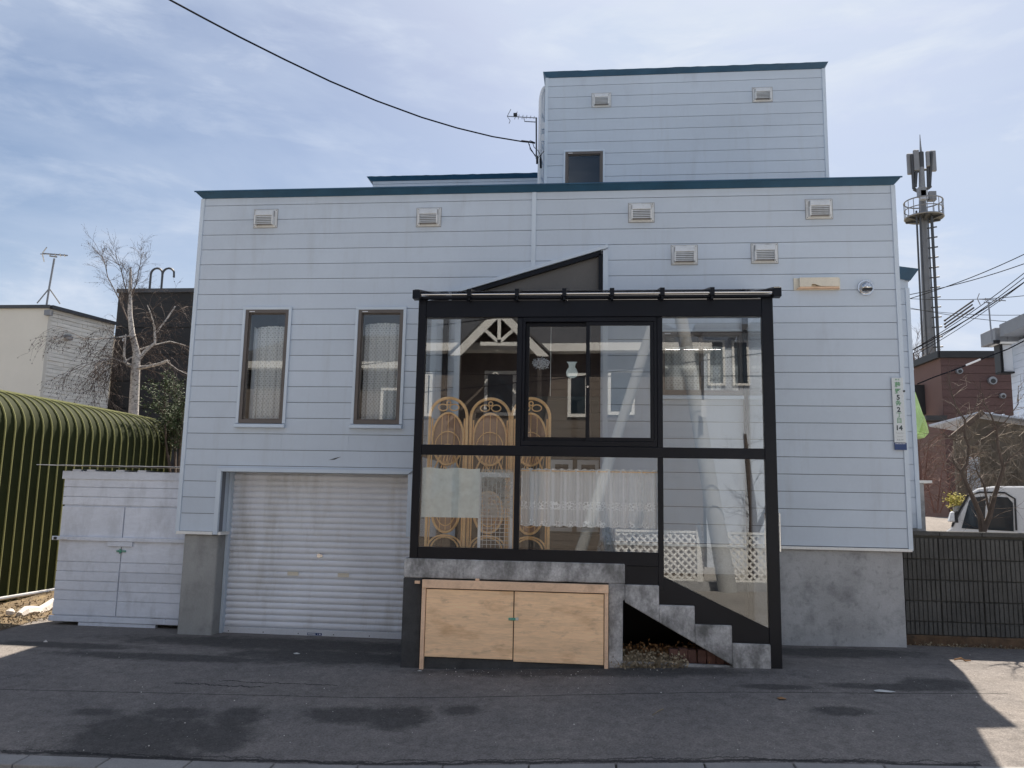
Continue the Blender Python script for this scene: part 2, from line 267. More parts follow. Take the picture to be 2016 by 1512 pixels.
def asphalt_nodes(nt):
    b = nt.nodes['Principled BSDF']; geo = N(nt, 'ShaderNodeNewGeometry').outputs['Position']; L = nt.links.new
    def noise(sc, det=6, ro=0.6, st=(1, 1, 1), dis=0.0):
        mpn = N(nt, 'ShaderNodeMapping'); mpn.inputs['Scale'].default_value = st; L(geo, mpn.inputs[0])
        n = N(nt, 'ShaderNodeTexNoise', i_Scale=sc, i_Detail=float(det), i_Roughness=ro, i_Distortion=dis); L(mpn.outputs[0], n.inputs['Vector']); return n.outputs['Fac']
    def mixc(f, a, bcol):
        mm = N(nt, 'ShaderNodeMix', data_type='RGBA'); L(f, mm.inputs['Factor'])
        if isinstance(a, tuple): mm.inputs['A'].default_value = (*a, 1)
        else: L(a, mm.inputs['A'])
        mm.inputs['B'].default_value = (*bcol, 1); return mm.outputs['Result']
    big = ramp(nt, noise(0.55, 8, 0.6), [(0.35, (0, 0, 0)), (0.65, (1, 1, 1))])
    c = mixc(big, (0.162, 0.149, 0.143), (0.222, 0.200, 0.184))
    c = mixc(ramp(nt, noise(2.3, 9, 0.65, (0.7, 1.6, 1), 0.4), [(0.5, (0,)*3), (0.72, (0.5,)*3)]), c, (0.125, 0.117, 0.113))
    # damp stains: soft patches with broken edges
    wob = noise(3.4, 12, 0.74)
    spots = []
    for (px, py, hx, hy) in ((188, 1402, 46, 9), (270, 1446, 150, 42), (250, 1490, 180, 30), (350, 1405, 70, 12), (470, 1412, 50, 22), (440, 1455, 60, 30), (690, 1408, 90, 16), (790, 1412, 60, 22), (905, 1397, 42, 10), (560, 1268, 340, 12), (640, 1292, 200, 14),
                             (120, 1270, 160, 6), (1150, 1322, 330, 8), (1640, 1285, 170, 9), (1760, 1352, 130, 7), (1850, 1345, 60, 12), (1530, 1352, 70, 5), (330, 1292, 240, 6), (1650, 1400, 60, 8)):
        c_ = GG(px, py); dx = hx*(c_-CAM).dot(FW)/F; dy = abs(GG(px, py-hy).y-GG(px, min(1600, py+hy)).y)/2; spots.append((c_.x, c_.y, dx, dy))
    acc = None
    for (x, y, a, bb) in spots:
        vm = N(nt, 'ShaderNodeVectorMath', operation='SUBTRACT'); L(geo, vm.inputs[0]); vm.inputs[1].default_value = (x, y, 0)
        vs_ = N(nt, 'ShaderNodeVectorMath', operation='MULTIPLY'); L(vm.outputs[0], vs_.inputs[0]); vs_.inputs[1].default_value = (1/a, 1/bb, 0)
        ln = N(nt, 'ShaderNodeVectorMath', operation='LENGTH'); L(vs_.outputs[0], ln.inputs[0])
        if acc is None: acc = ln.outputs['Value']
        else:
            mn = N(nt, 'ShaderNodeMath', operation='MINIMUM'); L(acc, mn.inputs[0]); L(ln.outputs['Value'], mn.inputs[1]); acc = mn.outputs[0]
    ad = N(nt, 'ShaderNodeMath', operation='MULTIPLY_ADD'); L(wob, ad.inputs[0]); ad.inputs[1].default_value = 2.0; L(acc, ad.inputs[2])
    wet = ramp(nt, ad.outputs[0], [(0.0, (0.72,)*3), (1.0, (0.72,)*3)])
    mr = N(nt, 'ShaderNodeMapRange'); L(ad.outputs[0], mr.inputs[0]); mr.inputs['From Min'].default_value = 1.72; mr.inputs['From Max'].default_value = 2.3; mr.inputs['To Min'].default_value = 0.88; mr.inputs['To Max'].default_value = 0
    c = mixc(mr.outputs[0], c, (0.072, 0.068, 0.066))
    # cracks
    sp = N(nt, 'ShaderNodeSeparateXYZ'); L(geo, sp.inputs[0])
    for (pa, pb, amp, wd, st_) in (((0, 1357), (1985, 1366), 0.012, 0.007, .8), ((0, 1480), (1930, 1505), 0.05, 0.022, .8), ((0, 1476), (1930, 1500), 0.07, 0.010, .6), ((345, 1344), (520, 1352), 0.07, 0.011, .85), ((430, 1340), (665, 1349), 0.05, 0.009, .8), ((665, 1353), (770, 1283), 0.03, 0.012, .9), ((0, 1338), (430, 1266), 0.05, 0.008, .5), ((1380, 1280), (1985, 1372), 0.06, 0.006, .45)):
        a_, b_ = GG(*pa), GG(*pb); sl = (b_.y-a_.y)/(b_.x-a_.x)
        nz = noise(1.7+amp*20, 7, 0.7, (1, 0.05, 1))
        def mth(op, a, b=None, c3=None):
            n = N(nt, 'ShaderNodeMath', operation=op)
            for i, v in enumerate((a, b, c3)):
                if v is None: continue
                if isinstance(v, (int, float)): n.inputs[i].default_value = v
                else: L(v, n.inputs[i])
            return n.outputs[0]
        yy = mth('SUBTRACT', sp.outputs[1], mth('MULTIPLY_ADD', mth('SUBTRACT', sp.outputs[0], a_.x), sl, a_.y))
        yy = mth('MULTIPLY_ADD', mth('SUBTRACT', nz, 0.5), amp*3.5, yy)
        hit = mth('MULTIPLY', mth('LESS_THAN', mth('ABSOLUTE', yy), wd), mth('MULTIPLY', mth('GREATER_THAN', sp.outputs[0], a_.x), mth('LESS_THAN', sp.outputs[0], b_.x)))
        c = mixc(mth('MULTIPLY', hit, st_), c, (0.025, 0.024, 0.024))
    # aggregate
    vo = N(nt, 'ShaderNodeTexVoronoi', i_Scale=60.0); L(geo, vo.inputs['Vector'])
    ag0 = ramp(nt, noise(62, 3, 0.75), [(0.32, (0.68,)*3), (0.68, (1.30,)*3)]); ag1 = ramp(nt, noise(11, 6, 0.7), [(0.32, (0.80,)*3), (0.68, (1.2,)*3)])
    agm = N(nt, 'ShaderNodeVectorMath', operation='MULTIPLY'); L(ag0, agm.inputs[0]); L(ag1, agm.inputs[1]); ag = agm.outputs[0]
    mu = N(nt, 'ShaderNodeVectorMath', operation='MULTIPLY'); L(c, mu.inputs[0]); L(ag, mu.inputs[1]); c = mu.outputs[0]
    cs = N(nt, 'ShaderNodeSeparateXYZ'); L(vo.outputs['Color'], cs.inputs[0])
    g1 = N(nt, 'ShaderNodeMath', operation='GREATER_THAN'); L(cs.outputs[0], g1.inputs[0]); g1.inputs[1].default_value = 0.991
    g2 = N(nt, 'ShaderNodeMath', operation='LESS_THAN'); L(vo.outputs['Distance'], g2.inputs[0]); g2.inputs[1].default_value = 0.45
    g3 = N(nt, 'ShaderNodeMath', operation='MULTIPLY'); L(g1.outputs[0], g3.inputs[0]); L(g2.outputs[0], g3.inputs[1])
    g4 = N(nt, 'ShaderNodeMath', operation='MULTIPLY'); L(g3.outputs[0], g4.inputs[0]); g4.inputs[1].default_value = 0.45
    c = mixc(g4.outputs[0], c, (0.27, 0.25, 0.23))
    L(c, b.inputs['Base Color']); b.inputs['Roughness'].default_value = 0.93; b.inputs['Specular IOR Level'].default_value = 0.25
    bp = N(nt, 'ShaderNodeBump'); bp.inputs['Strength'].default_value = 0.5; bp.inputs['Distance'].default_value = 0.012
    L(noise(75, 5, 0.75), bp.inputs['Height']); L(bp.outputs[0], b.inputs['Normal'])
M_['asphalt'] = mixt('asphalt', asphalt_nodes)

# ---------------------------------------------------------------- mesh helpers
OFF = {}                                 # object -> world position of its origin
class MB:
    def __init__(s): s.v = []; s.f = []
    def _add(s, vs, fs):
        o = len(s.v); s.v += [Vector(v) for v in vs]; s.f += [tuple(i+o for i in f) for f in fs]; return s
    def hexa(s, b, t):                   # bottom 4 points, top 4 points
        return s._add(list(b)+list(t), [(3, 2, 1, 0), (4, 5, 6, 7), (0, 1, 5, 4), (1, 2, 6, 5), (2, 3, 7, 6), (3, 0, 4, 7)])
    def box(s, x0, x1, y0, y1, z0, z1):
        return s.hexa([(x0, y0, z0), (x1, y0, z0), (x1, y1, z0), (x0, y1, z0)], [(x0, y0, z1), (x1, y0, z1), (x1, y1, z1), (x0, y1, z1)])
    def prism(s, poly, y0, y1):          # polygon of (x, z), extruded in y
        n = len(poly); vs = [(x, y0, z) for x, z in poly]+[(x, y1, z) for x, z in poly]
        return s._add(vs, [tuple(range(n)), tuple(range(2*n-1, n-1, -1))]+[(i, i+n, (i+1) % n+n, (i+1) % n) for i in range(n)])
    def extr(s, poly, d):                # 3-D polygon extruded along vector d
        n = len(poly); d = Vector(d); vs = [Vector(p) for p in poly]; vs += [v+d for v in vs]
        return s._add(vs, [tuple(range(n)), tuple(range(2*n-1, n-1, -1))]+[(i, i+n, (i+1) % n+n, (i+1) % n) for i in range(n)])
    def tube(s, pts, r, n=6, cap=True):
        pts = [Vector(p) for p in pts]; k = len(pts)
        rs = r if isinstance(r, (list, tuple)) else [r]*k
        o = len(s.v); up = None
        for i, p in enumerate(pts):
            d = (pts[min(i+1, k-1)]-pts[max(i-1, 0)])
            if d.length < 1e-9: d = Vector((0, 0, 1))
            d.normalize()
            if up is None: up = d.orthogonal().normalized()
            else:
                up = up-d*up.dot(d)
                up = up.normalized() if up.length > 1e-6 else d.orthogonal().normalized()
            q = d.cross(up)
            for j in range(n):
                a = 2*math.pi*j/n; s.v.append(p+(up*math.cos(a)+q*math.sin(a))*rs[i])
        for i in range(k-1):
            for j in range(n):
                a, b = o+i*n+j, o+i*n+(j+1) % n; s.f.append((a, b, b+n, a+n))
        if cap: s.f.append(tuple(o+j for j in range(n-1, -1, -1))); s.f.append(tuple(o+(k-1)*n+j for j in range(n)))
        return s
    def bar(s, a, b, w, h, side=None):   # rectangular bar between two points; w across, h along 'side' cross
        a, b = Vector(a), Vector(b); d = (b-a).normalized(); u = Vector(side or (0, 1, 0)); u = (u-d*u.dot(d)).normalized(); q = d.cross(u)
        c = [u*h/2+q*w/2, u*h/2-q*w/2, -u*h/2-q*w/2, -u*h/2+q*w/2]
        return s.hexa([a+k for k in c], [b+k for k in c])
    def disc(s, c, r, ax, n=16, th=0.01):
        ax = Vector(ax).normalized(); c = Vector(c); return s.tube([c, c+ax*th], r, n)
    def grid(s, fn, nu, nv):
        o = len(s.v)
        for i in range(nu+1):
            for j in range(nv+1): s.v.append(Vector(fn(i/nu, j/nv)))
        for i in range(nu):
            for j in range(nv):
                a = o+i*(nv+1)+j; s.f.append((a, a+nv+1, a+nv+2, a+1))
        return s
    def build(s, name, mt, parent=None, smooth=False, origin=None, bevel=0):
        off = OFF[parent] if parent is not None else (Vector(origin) if origin is not None else None)
        if off is None:
            xs = [v.x for v in s.v]; ys = [v.y for v in s.v]; zs = [v.z for v in s.v]; off = Vector(((min(xs)+max(xs))/2, (min(ys)+max(ys))/2, min(zs)))
        me = bpy.data.meshes.new(name); me.from_pydata([v-off for v in s.v], [], s.f); me.validate(); me.update()
        bm = bmesh.new(); bm.from_mesh(me)
        if len(bm.faces) < 60000: bmesh.ops.recalc_face_normals(bm, faces=bm.faces)
        if bevel: bmesh.ops.bevel(bm, geom=bm.edges[:], offset=bevel, segments=1, affect='EDGES')
        bm.to_mesh(me); bm.free()
        me.materials.append(M_[mt] if isinstance(mt, str) else mt)
        if smooth:
            me.shade_smooth()
            try: me.set_sharp_from_angle(angle=R(40))
            except Exception: pass
        o = bpy.data.objects.new(name, me); C.objects.link(o)
        if parent is None: o.location = off
        else: o.parent = parent
        OFF[o] = off
        return o
def tag(o, label, cat, group=None):
    o['label'] = label; o['category'] = cat
    if group: o['group'] = group
    return o
def thing(name, label, cat, loc=(0, 0, 0), group=None):
    o = bpy.data.objects.new(name, None); C.objects.link(o); o.location = loc; o.empty_display_size = 0.2; OFF[o] = Vector(loc); return tag(o, label, cat, group)
def struct(o): o['kind'] = 'structure'; return o
def stuff(o): o['kind'] = 'stuff'; return o
def deep_copy(o, loc, parent=None):
    c = o.copy(); C.objects.link(c); c.parent = parent; c.location = loc
    for ch in list(o.children):
        k = ch.copy(); C.objects.link(k); k.parent = c; k.matrix_parent_inverse = Matrix()
        for g2 in list(ch.children):
            d = g2.copy(); C.objects.link(d); d.parent = k
    return c
def rects_minus(X0, X1, Z0, Z1, ops):
    zs = sorted({Z0, Z1, *[z for o in ops for z in (o[2], o[3]) if Z0 < z < Z1]}); res = []
    for a, b in zip(zs, zs[1:]):
        mid = (a+b)/2; cut = sorted((o[0], o[1]) for o in ops if o[2] < mid < o[3]); x = X0
        for c0, c1 in cut:
            if c0 > x: res.append((x, min(c0, X1), a, b))
            x = max(x, c1)
        if x < X1: res.append((x, X1, a, b))
    return res
def cladding(parent, X0, X1, zb, zt, zline, pitch, Y, ops, th=0.016, gap=0.007, slant=None, vsplit=(), mt='siding', name='siding_board'):
    lines = [zt]; z = zline
    while z > zt: z -= pitch
    while z > zb+0.03: lines.append(z); z -= pitch
    lines.append(zb)
    for a, b in zip(lines, lines[1:]):
        z1, z0 = a, b+gap
        pieces = []
        zs = sorted({z0, z1, *[z for o in ops for z in (o[2], o[3]) if z0 < z < z1]}|({slant[4]} if slant and z0 < slant[4] < z1 else set())|({slant[5]} if slant and z0 < slant[5] < z1 else set()))
        for p, q in zip(zs, zs[1:]):
            if q-p < 0.004: continue
            mid = (p+q)/2; cuts = [(o[0], o[0], o[1], o[1]) for o in ops if o[2] < mid < o[3]]
            if slant and slant[4] < mid < slant[5]:
                xs = lambda zz: slant[0]+(zz-slant[1])*(slant[2]-slant[0])/(slant[3]-slant[1])
                cuts.append((xs(p), xs(q), slant[2], slant[2]))
            for vx in vsplit:
                if vx[1] < mid < vx[2]: cuts.append((vx[0]-.001,)*2+(vx[0]+.001,)*2)
            cuts.sort(); xb = xt = X0
            for c in cuts:
                if c[0] > xb+1e-4: pieces.append([xb, xt, c[0], c[1], p, q])
                xb, xt = max(xb, c[2]), max(xt, c[3])
            if xb < X1: pieces.append([xb, xt, X1, X1, p, q])
        groups = []
        for pc in pieces:
            hit = [gr for gr in groups if any(min(pc[2], k[2]) > max(pc[0], k[0])+.01 and abs(k[5]-pc[4]) < 1e-6 for k in gr)]
            ng = [pc]
            for h in hit: ng = h+ng; groups.remove(h)
            groups.append(ng)
        for gr in groups:
            mb = MB()
            for (a0, a1, b0, b1, p, q) in gr: mb.prism([(a0, p), (b0, p), (b1, q), (a1, q)], Y-th, Y)
            mb.build(name, mt, parent)

# ================================================================ GROUND
def ground_sheet(name, mt, xs, ys, dz=0.0, fn=g):
    mb = MB(); nx, ny = len(xs), len(ys)
    for x in xs:
        for y in ys: mb.v.append(Vector((x, y, fn(x, y)+dz)))
    for i in range(nx-1):
        for j in range(ny-1): mb.f.append((i*ny+j, (i+1)*ny+j, (i+1)*ny+j+1, i*ny+j+1))
    return struct(mb.build(name, mt, smooth=True, origin=(0, 0, 0)))
def rng(a, b, s): return [a+(b-a)*i/round((b-a)/s) for i in range(round((b-a)/s)+1)]
k0 = GG(0, 1487); k1 = GG(1900, 1511)
KS = (k1.y-k0.y)/(k1.x-k0.x)
def ky(x): return k0.y+KS*(x-k0.x)
far = [-900, -300, -100, -50]
ground_sheet('ground', mat('earth_ground', (0.24, 0.215, 0.165), 0.95, var=0.2), far+rng(-40, 40, 2)+[60, 100, 300, 900], far+rng(-40, 60, 2)+[100, 300, 900], -0.45)  # tone lightened so the ground bounces more sun onto the house front
mb = MB(); xs = rng(-14, 24, 0.4); vts = rng(0, 1, 0.04)
for x in xs:
    for v in vts:
        y = ky(x)+(17-ky(x))*v**1.6; mb.v.append(Vector((x, y, g(x, y))))
for i in range(len(xs)-1):
    for j in range(len(vts)-1): n = len(vts); mb.f.append((i*n+j, (i+1)*n+j, (i+1)*n+j+1, i*n+j+1))
struct(mb.build('asphalt_forecourt', 'asphalt', smooth=True, origin=(0, 0, 0)))
kerb = struct(MB().prism([(-14, -.3), (24, -.3), (24, -.05), (-14, -.05)], 0, 0.01).build('kerb_line', 'kerb', origin=(0, 0, 0)))
bpy.data.objects.remove(kerb)
kerb = bpy.data.objects.new('kerb', None); C.objects.link(kerb); kerb['kind'] = 'structure'; OFF[kerb] = Vector()
x = -13.9
jx = [G(px, 1492, 0.0).x for px in (390, 625, 862)]
while x < 22:
    L = 0.62; a, b = x+0.006, x+L-0.006
    P = lambda xx, d, dz: (xx, ky(xx)-d, g(xx, ky(xx))+dz)
    MB().hexa([P(a, .20, -.2), P(b, .20, -.2), P(b, .008, -.2), P(a, .008, -.2)], [P(a, .20, .0), P(b, .20, .0), P(b, .008, .012), P(a, .008, .012)]).build('kerb_stone', 'kerb', kerb, bevel=0.006)
    x += L
rs = MB(); xs = rng(-60, 60, 2)
for x in xs:
    for y in (ky(max(-14, min(24, x)))-.2, -6.0, -9, -11.2): rs.v.append(Vector((x, y, g(x, y)-.05)))
for i in range(len(xs)-1):
    for j in range(3): rs.f.append((i*4+j, (i+1)*4+j, (i+1)*4+j+1, i*4+j+1))
struct(rs.build('road', mat('bounce_pale_road', (0.27, 0.255, 0.235), 0.9, var=.15, scale=1.2, fine=.15, fscale=50), smooth=True, origin=(0, 0, 0)))  # paler than the forecourt, to bounce sunlight onto the house front
ground_sheet('opposite_yard', mat('bounce_pale_yard', (0.42, 0.40, 0.37), .9, var=.12, scale=1.5, fine=.1), rng(-60, 60, 4), rng(-40, -11.2, 2.4), 0.0, lambda x, y: -0.10)  # unseen yard made pale to throw sunlight back at the house
# soil strip beside the green fence
e0 = G(0, 1242, 0.0); e1 = G(112, 1207, 0.02)
mb = MB(); n = 24
for i in range(n+1):
    y = -3.5+11.5*i/n; xe = e0.x+(e1.x-e0.x)*(y-e0.y)/(e1.y-e0.y) if y < e1.y+3 else e0.x+(e1.x-e0.x)*(e1.y+3-e0.y)/(e1.y-e0.y)
    xe += random.uniform(-.03, .03)
    for k in range(9):
        xx = xe-(xe+9)*k/8*1.0; mb.v.append(Vector((xx, y, g(xx, y)+0.006+(0.03*random.random() if 0 < k else 0))))
for i in range(n):
    for k in range(8): mb.f.append((i*9+k, (i+1)*9+k, (i+1)*9+k+1, i*9+k+1))
struct(mb.build('soil_strip', 'soil', smooth=True, origin=(0, 0, 0)))

# ================================================================ HOUSE
HZ = 5.57
house = thing('house', 'pale blue-grey two-storey house with horizontal metal siding, blue roof edges and a flat-roofed tower', 'house')
def sub(name, mb, mt, parent=house, **k): return mb.build(name, mt, parent, **k)
OPS = dict(win1=(0.672, 1.243, 2.594, 4.054), win2=(2.157, 2.736, 2.598, 4.046), shut=(0.50, 2.93, -0.5, 1.985), alc=(3.45, 5.20, 1.0, 4.245), win3=(5.92, 6.89, 2.985, 3.755))
ops = list(OPS.values()); slant = (3.366, 4.245, 5.256, 4.800, 4.245, 4.800)
mb = MB()
for r_ in rects_minus(0.0, 8.68, 1.24, HZ, ops+[(3.45, 5.2, 4.2, 4.82)]): mb.box(r_[0], r_[1], 0.0, 0.10, r_[2], r_[3])
mb.prism([(3.45, 4.245), (5.15, 4.80), (3.45, 4.80)], 0.0, 0.10)
sub('front_wall', mb, 'groove')
cladding(house, 0.0, 8.68, 1.24, HZ, 5.46, 0.2, -0.001, ops, slant=slant, vsplit=[(4.35, 4.5, 6.0), (1.25, 2.2, 2.4), (2.1, 2.2, 2.4)])
# body: side, back, roof, storeys
sub('side_wall', MB().box(-0.045, 0.0, 0.0, 7.5, 1.24, HZ), 'siding')
sub('side_wall', MB().box(8.68, 8.725, 0.0, 7.5, 1.24, HZ), 'siding')
sub('back_wall', MB().box(-0.045, 8.725, 7.5, 7.6, 0.0, HZ), 'siding')
sub('roof_slab', MB().box(0.0, 8.68, 0.11, 7.5, HZ-0.12, HZ-0.02), 'roof')
sub('inner_wall', MB().box(3.0, 3.06, 0.11, 3.0, 0, HZ-.12).box(5.35, 5.41, 1.3, 3.0, 0, HZ-.12).box(0.01, 8.67, 3.0, 3.06, 0, HZ-.12).box(0.01, 2.99, .6, 2.99, 2.1, 2.16), 'dark_in')
def fascia(x0, x1, y0, y1, z0, z1, fl=0.085, seed=1):
    rr = random.Random(seed); mb = MB(); nx = 40
    b0 = [(x0+(x1-x0)*i/nx) for i in range(nx+1)]
    for i in range(nx+1):
        t = i/nx; xb = x0+(x1-x0)*t; xt = x0-fl+(x1-x0+2*fl)*t; wob = rr.uniform(-.004, .004)
        for (x, y, z) in ((xb, y0, z0), (xt, y0-fl, z1+wob), (xt, y1+fl, z1+wob), (xb, y1, z0)): mb.v.append(Vector((x, y, z)))
    for i in range(nx):
        for j in range(4): a = i*4+j; b = i*4+(j+1) % 4; mb.f.append((a, b, b+4, a+4))
    mb.f += [(3, 2, 1, 0), tuple(nx*4+j for j in range(4))]
    return mb
sub('roof_fascia', fascia(-0.03, 8.71, -0.03, 7.6, 5.562, 5.634, .075, seed=3), 'fascia')
sub('fascia_lip', MB().box(-0.112, 8.79, -0.112, -0.098, 5.625, 5.640), 'fascia')
for x0, x1 in ((-0.05, 0.0), (8.68, 8.73)):
    sub('corner_trim', MB().box(x0, x1, -0.030, -0.001, 1.22, HZ-0.010), 'trim')
sub('joint_cover', MB().box(4.33, 4.385, -0.032, -0.018, 4.56, HZ-.011), 'trim')
sub('drip_edge', MB().box(-0.03, 0.44, -0.045, 0.0, 1.205, 1.243), 'white_trim', bevel=.003)
sub('drip_edge', MB().box(5.25, 8.715, -0.045, 0.0, 1.205, 1.238), 'white_trim', bevel=.003)
sub('drip_edge', MB().box(0.505, 0.54, -0.03, 0.23, 1.205, 1.243), 'white_trim')
# foundation
sub('foundation', MB().box(5.25, 8.62, 0.0, 0.12, -0.3, 1.204).box(8.5, 8.62, .12, 7.5, -.3, 1.2), 'concrete', bevel=.008)
sub('garage_pillar', MB().box(0.06, 0.50, 0.0, 0.27, -0.3, 1.204).box(0.06, .2, .27, 7.5, -.3, 1.2), 'pillar', bevel=.012)
# gable of the entrance recess
def slz(x): return 4.245+(x-3.366)*(4.815-4.245)/(5.285-3.366)
sub('gable_trim', MB().prism([(3.366, slz(3.366)), (5.285, slz(5.285)), (5.285, slz(5.285)+.045), (3.25, slz(3.25)+.045)], -0.055, -0.019), 'trim')
sub('gable_trim', MB().box(5.225, 5.29, -0.053, -0.0182, 1.24, 4.78), 'trim')
sub('gable_trim', MB().box(3.40, 3.47, -0.053, -0.0182, 1.24, 4.24), 'trim')
sub('gable_frame', MB().prism([(3.47, slz(3.47)-.002), (5.2, slz(5.2)-.002), (5.2, slz(5.2)-.06), (3.62, slz(3.62)-.06)], -0.03, 0.05), 'black_alu')
sub('gable_frame', MB().box(5.17, 5.222, -0.03, 0.05, 4.2, 4.74), 'black_alu')
sub('gable_panel', MB().prism([(3.62, 4.21), (5.17, 4.21), (5.17, slz(5.17)-.06), (3.62, slz(3.62)-.058)], 0.02, 0.04), 'alcove')
# recess walls, tiles, door
AD = 1.1
sub('recess_wall', MB().box(3.06, 3.10, 0.11, AD, 1.0, 4.2).box(3.101, 3.449, .101, .14, 1, 4.2), 'alcove')
sub('recess_wall', MB().box(5.2, 5.25, 0.101, AD, 1.0, 4.2), 'brickdark')
for i in range(14):
    for j in range(3):
        sub('wall_tile', MB().box(5.185, 5.199, 0.13+j*0.32+(i % 2)*.05, 0.13+j*0.32+.30+(i % 2)*.05, 1.12+i*.21, 1.12+i*.21+.195), 'brickdark')
sub('recess_wall', MB().box(3.06, 5.25, AD, AD+.05, 1.0, 4.25), 'brickdark')
sub('recess_ceiling', MB().box(3.06, 5.25, .101, AD, 4.2, 4.25), 'alcove')
sub('recess_floor', MB().box(3.06, 5.25, 0.0, AD, 0.95, 1.08), 'dark_concrete')
dz1, dz0_ = A(1100, 905, AD-.1).z, A(1100, 1046, AD-.1).z
dr = sub('entrance_door', MB().box(4.20, 5.18, AD-.06, AD-.005, 1.085, 3.1), 'door')
for pa, pb in ((1084, 1127), (1136, 1180)):
    xa, xb = A(pa, 950, AD-.1).x, A(pb, 950, AD-.1).x
    sub('door_leaf', MB().box(xa-.09, xb+.06, AD-.075, AD-.06, 1.12, 3.05), 'door', dr, bevel=.006)
    fb = MB()
    for r_ in rects_minus(xa, xb, dz0_, dz1, [(xa+.055, xb-.055, dz0_+.05, dz1-.06)]): fb.box(r_[0], r_[1], AD-.10, AD-.075, r_[2], r_[3])
    sub('door_window_frame', fb, 'opp_white', dr)
    sub('door_pane', MB().box(xa+.055, xb-.055, AD-.08, AD-.077, dz0_+.05, dz1-.06), 'dglass', dr)
sub('door_panel', MB().box(A(1060, 1070, AD-.1).x, A(1180, 1070, AD-.1).x, AD-.085, AD-.0755, 1.13, dz0_-.04), 'door', dr, bevel=.006)
# windows
def window(x0, x1, z0, z1, Y, casing=0.038, fr=0.04, sill=True, curtain=None, sash=False, depth=0.09, pane='wglass', bottom=True):
    w_ = MB()
    for r_ in rects_minus(x0-casing, x1+casing, z0-.0, z1+casing, [(x0, x1, z0-1, z1)]): w_.box(r_[0], r_[1], Y-0.042, Y-0.0175, r_[2], r_[3])
    wn = sub('window', w_, 'trim', bevel=.003)
    f = MB()
    for r_ in rects_minus(x0+.001, x1-.001, z0+.001, z1-.001, [(x0+fr, x1-fr, z0+fr+.01, z1-fr)]): f.box(r_[0], r_[1], Y-0.034, Y+depth, r_[2], r_[3])
    sub('frame', f, 'brown_frame', wn)
    f = MB()
    for r_ in rects_minus(x0+fr, x1-fr, z0+fr+.01, z1-fr, [(x0+fr+.014, x1-fr-.014, z0+fr+.022, z1-fr-.014)]): f.box(r_[0], r_[1], Y-0.006, Y+.03, r_[2], r_[3])
    sub('sash', f, 'brown_frame', wn)
    if sash:
        xm = (x0+x1)/2; sub('meeting_rail', MB().box(xm-.025, xm+.025, Y-.018, Y+.02, z0+fr+.01, z1-fr), 'brown_frame', wn)
    sub('pane', MB().box(x0+fr+.01, x1-fr-.01, Y+.005, Y+.010, z0+fr+.02, z1-fr-.01), pane, wn)
    sub('latch_plate', MB().box(x0+.05, x0+.12, Y-.037, Y-.034, z1-.028, z1-.018), 'whitepaint', wn)
    if sill: sub('sill', MB().hexa([(x0-.045, Y-.075, z0-.055), (x1+.04, Y-.075, z0-.055), (x1+.04, Y-.0175, z0-.055), (x0-.045, Y-.0175, z0-.055)],
                                   [(x0-.04, Y-.07, z0-.012), (x1+.035, Y-.07, z0-.012), (x1+.035, Y-.0175, z0-.002), (x0-.04, Y-.0175, z0-.002)]), 'trim', wn, bevel=.003)
    if curtain:
        cx0, cx1, ctop, mt = curtain
        cm = MB(); cm.grid(lambda u, v: (cx0+(cx1-cx0)*u, Y+.13+.012*math.sin(u*31+v*.7)+.006*math.sin(u*67+2), z0+.03+(ctop-z0-.03+.02*math.sin(u*3.3))*v), 70, 8)
        sub('lace_curtain', cm, mt, wn, smooth=True)
    return wn
o = OPS['win1']; window(*o, 0, curtain=(o[0]+.10, o[1]-.015, o[3]-.20, 'lace_a'))
sub('side_curtain', MB().grid(lambda u, v: (o[0]+.045+.075*u, .16+.02*math.sin(u*14), o[2]+.03+(1.25-.05*u)*v), 14, 3), 'curtain', smooth=True)
o = OPS['win2']; window(*o, 0, curtain=(o[0]+.045, o[1]-.015, o[3]-.155, 'lace_a'))
window(*OPS['win3'], 0, casing=.03, curtain=(OPS['win3'][0]+.05, OPS['win3'][1]-.04, OPS['win3'][3]-.17, 'lace_a'), sash=True)
# rooms behind the windows
sub('room_box', MB().box(.4, .44, .101, 1.6, 2.2, 4.6).box(2.94, 2.98, .101, 1.6, 2.2, 4.6).box(.4, 2.98, 1.6, 1.64, 2.2, 4.6).box(.4, 2.98, .101, 1.6, 4.6, 4.64), 'alcove')
sub('room_box', MB().box(5.7, 5.74, .121, 1.5, 2.6, 4.2).box(7.1, 7.14, .121, 1.5, 2.6, 4.2).box(5.7, 7.14, 1.5, 1.54, 2.6, 4.2).box(5.7, 7.14, .121, 1.5, 4.2, 4.24).box(5.7, 7.14, .121, 1.5, 2.56, 2.6), 'alcove')
# roller shutter
sx0, sx1, szt, SY = 0.515, 2.955, 1.975, 0.28
sub('shutter_reveal', MB().box(0.455, 0.499, 0.0, 0.29, 1.245, 1.985), 'siding')
sub('shutter_reveal', MB().box(0.50, 2.99, 0.0, 0.29, 1.987, 2.03), 'trim')
sub('shutter_trim', MB().hexa([(.448, -.05, 1.21), (.502, -.05, 1.21), (.502, -.018, 1.21), (.448, -.018, 1.21)], [(.448, -.05, 2.03), (.502, -.05, 1.987), (.502, -.018, 1.987), (.448, -.018, 2.03)]), 'trim')
sub('shutter_trim', MB().hexa([(.449, -.051, 2.032), (.504, -.051, 1.989), (.504, -.0175, 1.989), (.449, -.0175, 2.032)], [(2.93, -.051, 2.032), (2.875, -.051, 1.989), (2.875, -.0175, 1.989), (2.93, -.0175, 2.032)]), 'trim')
sub('shutter_trim', MB().box(2.877, 2.93, -.05, -.018, 1.24, 1.985), 'trim')
sub('shutter_guide', MB().box(0.503, 0.535, .20, .31, -0.05, 1.985), 'trim')
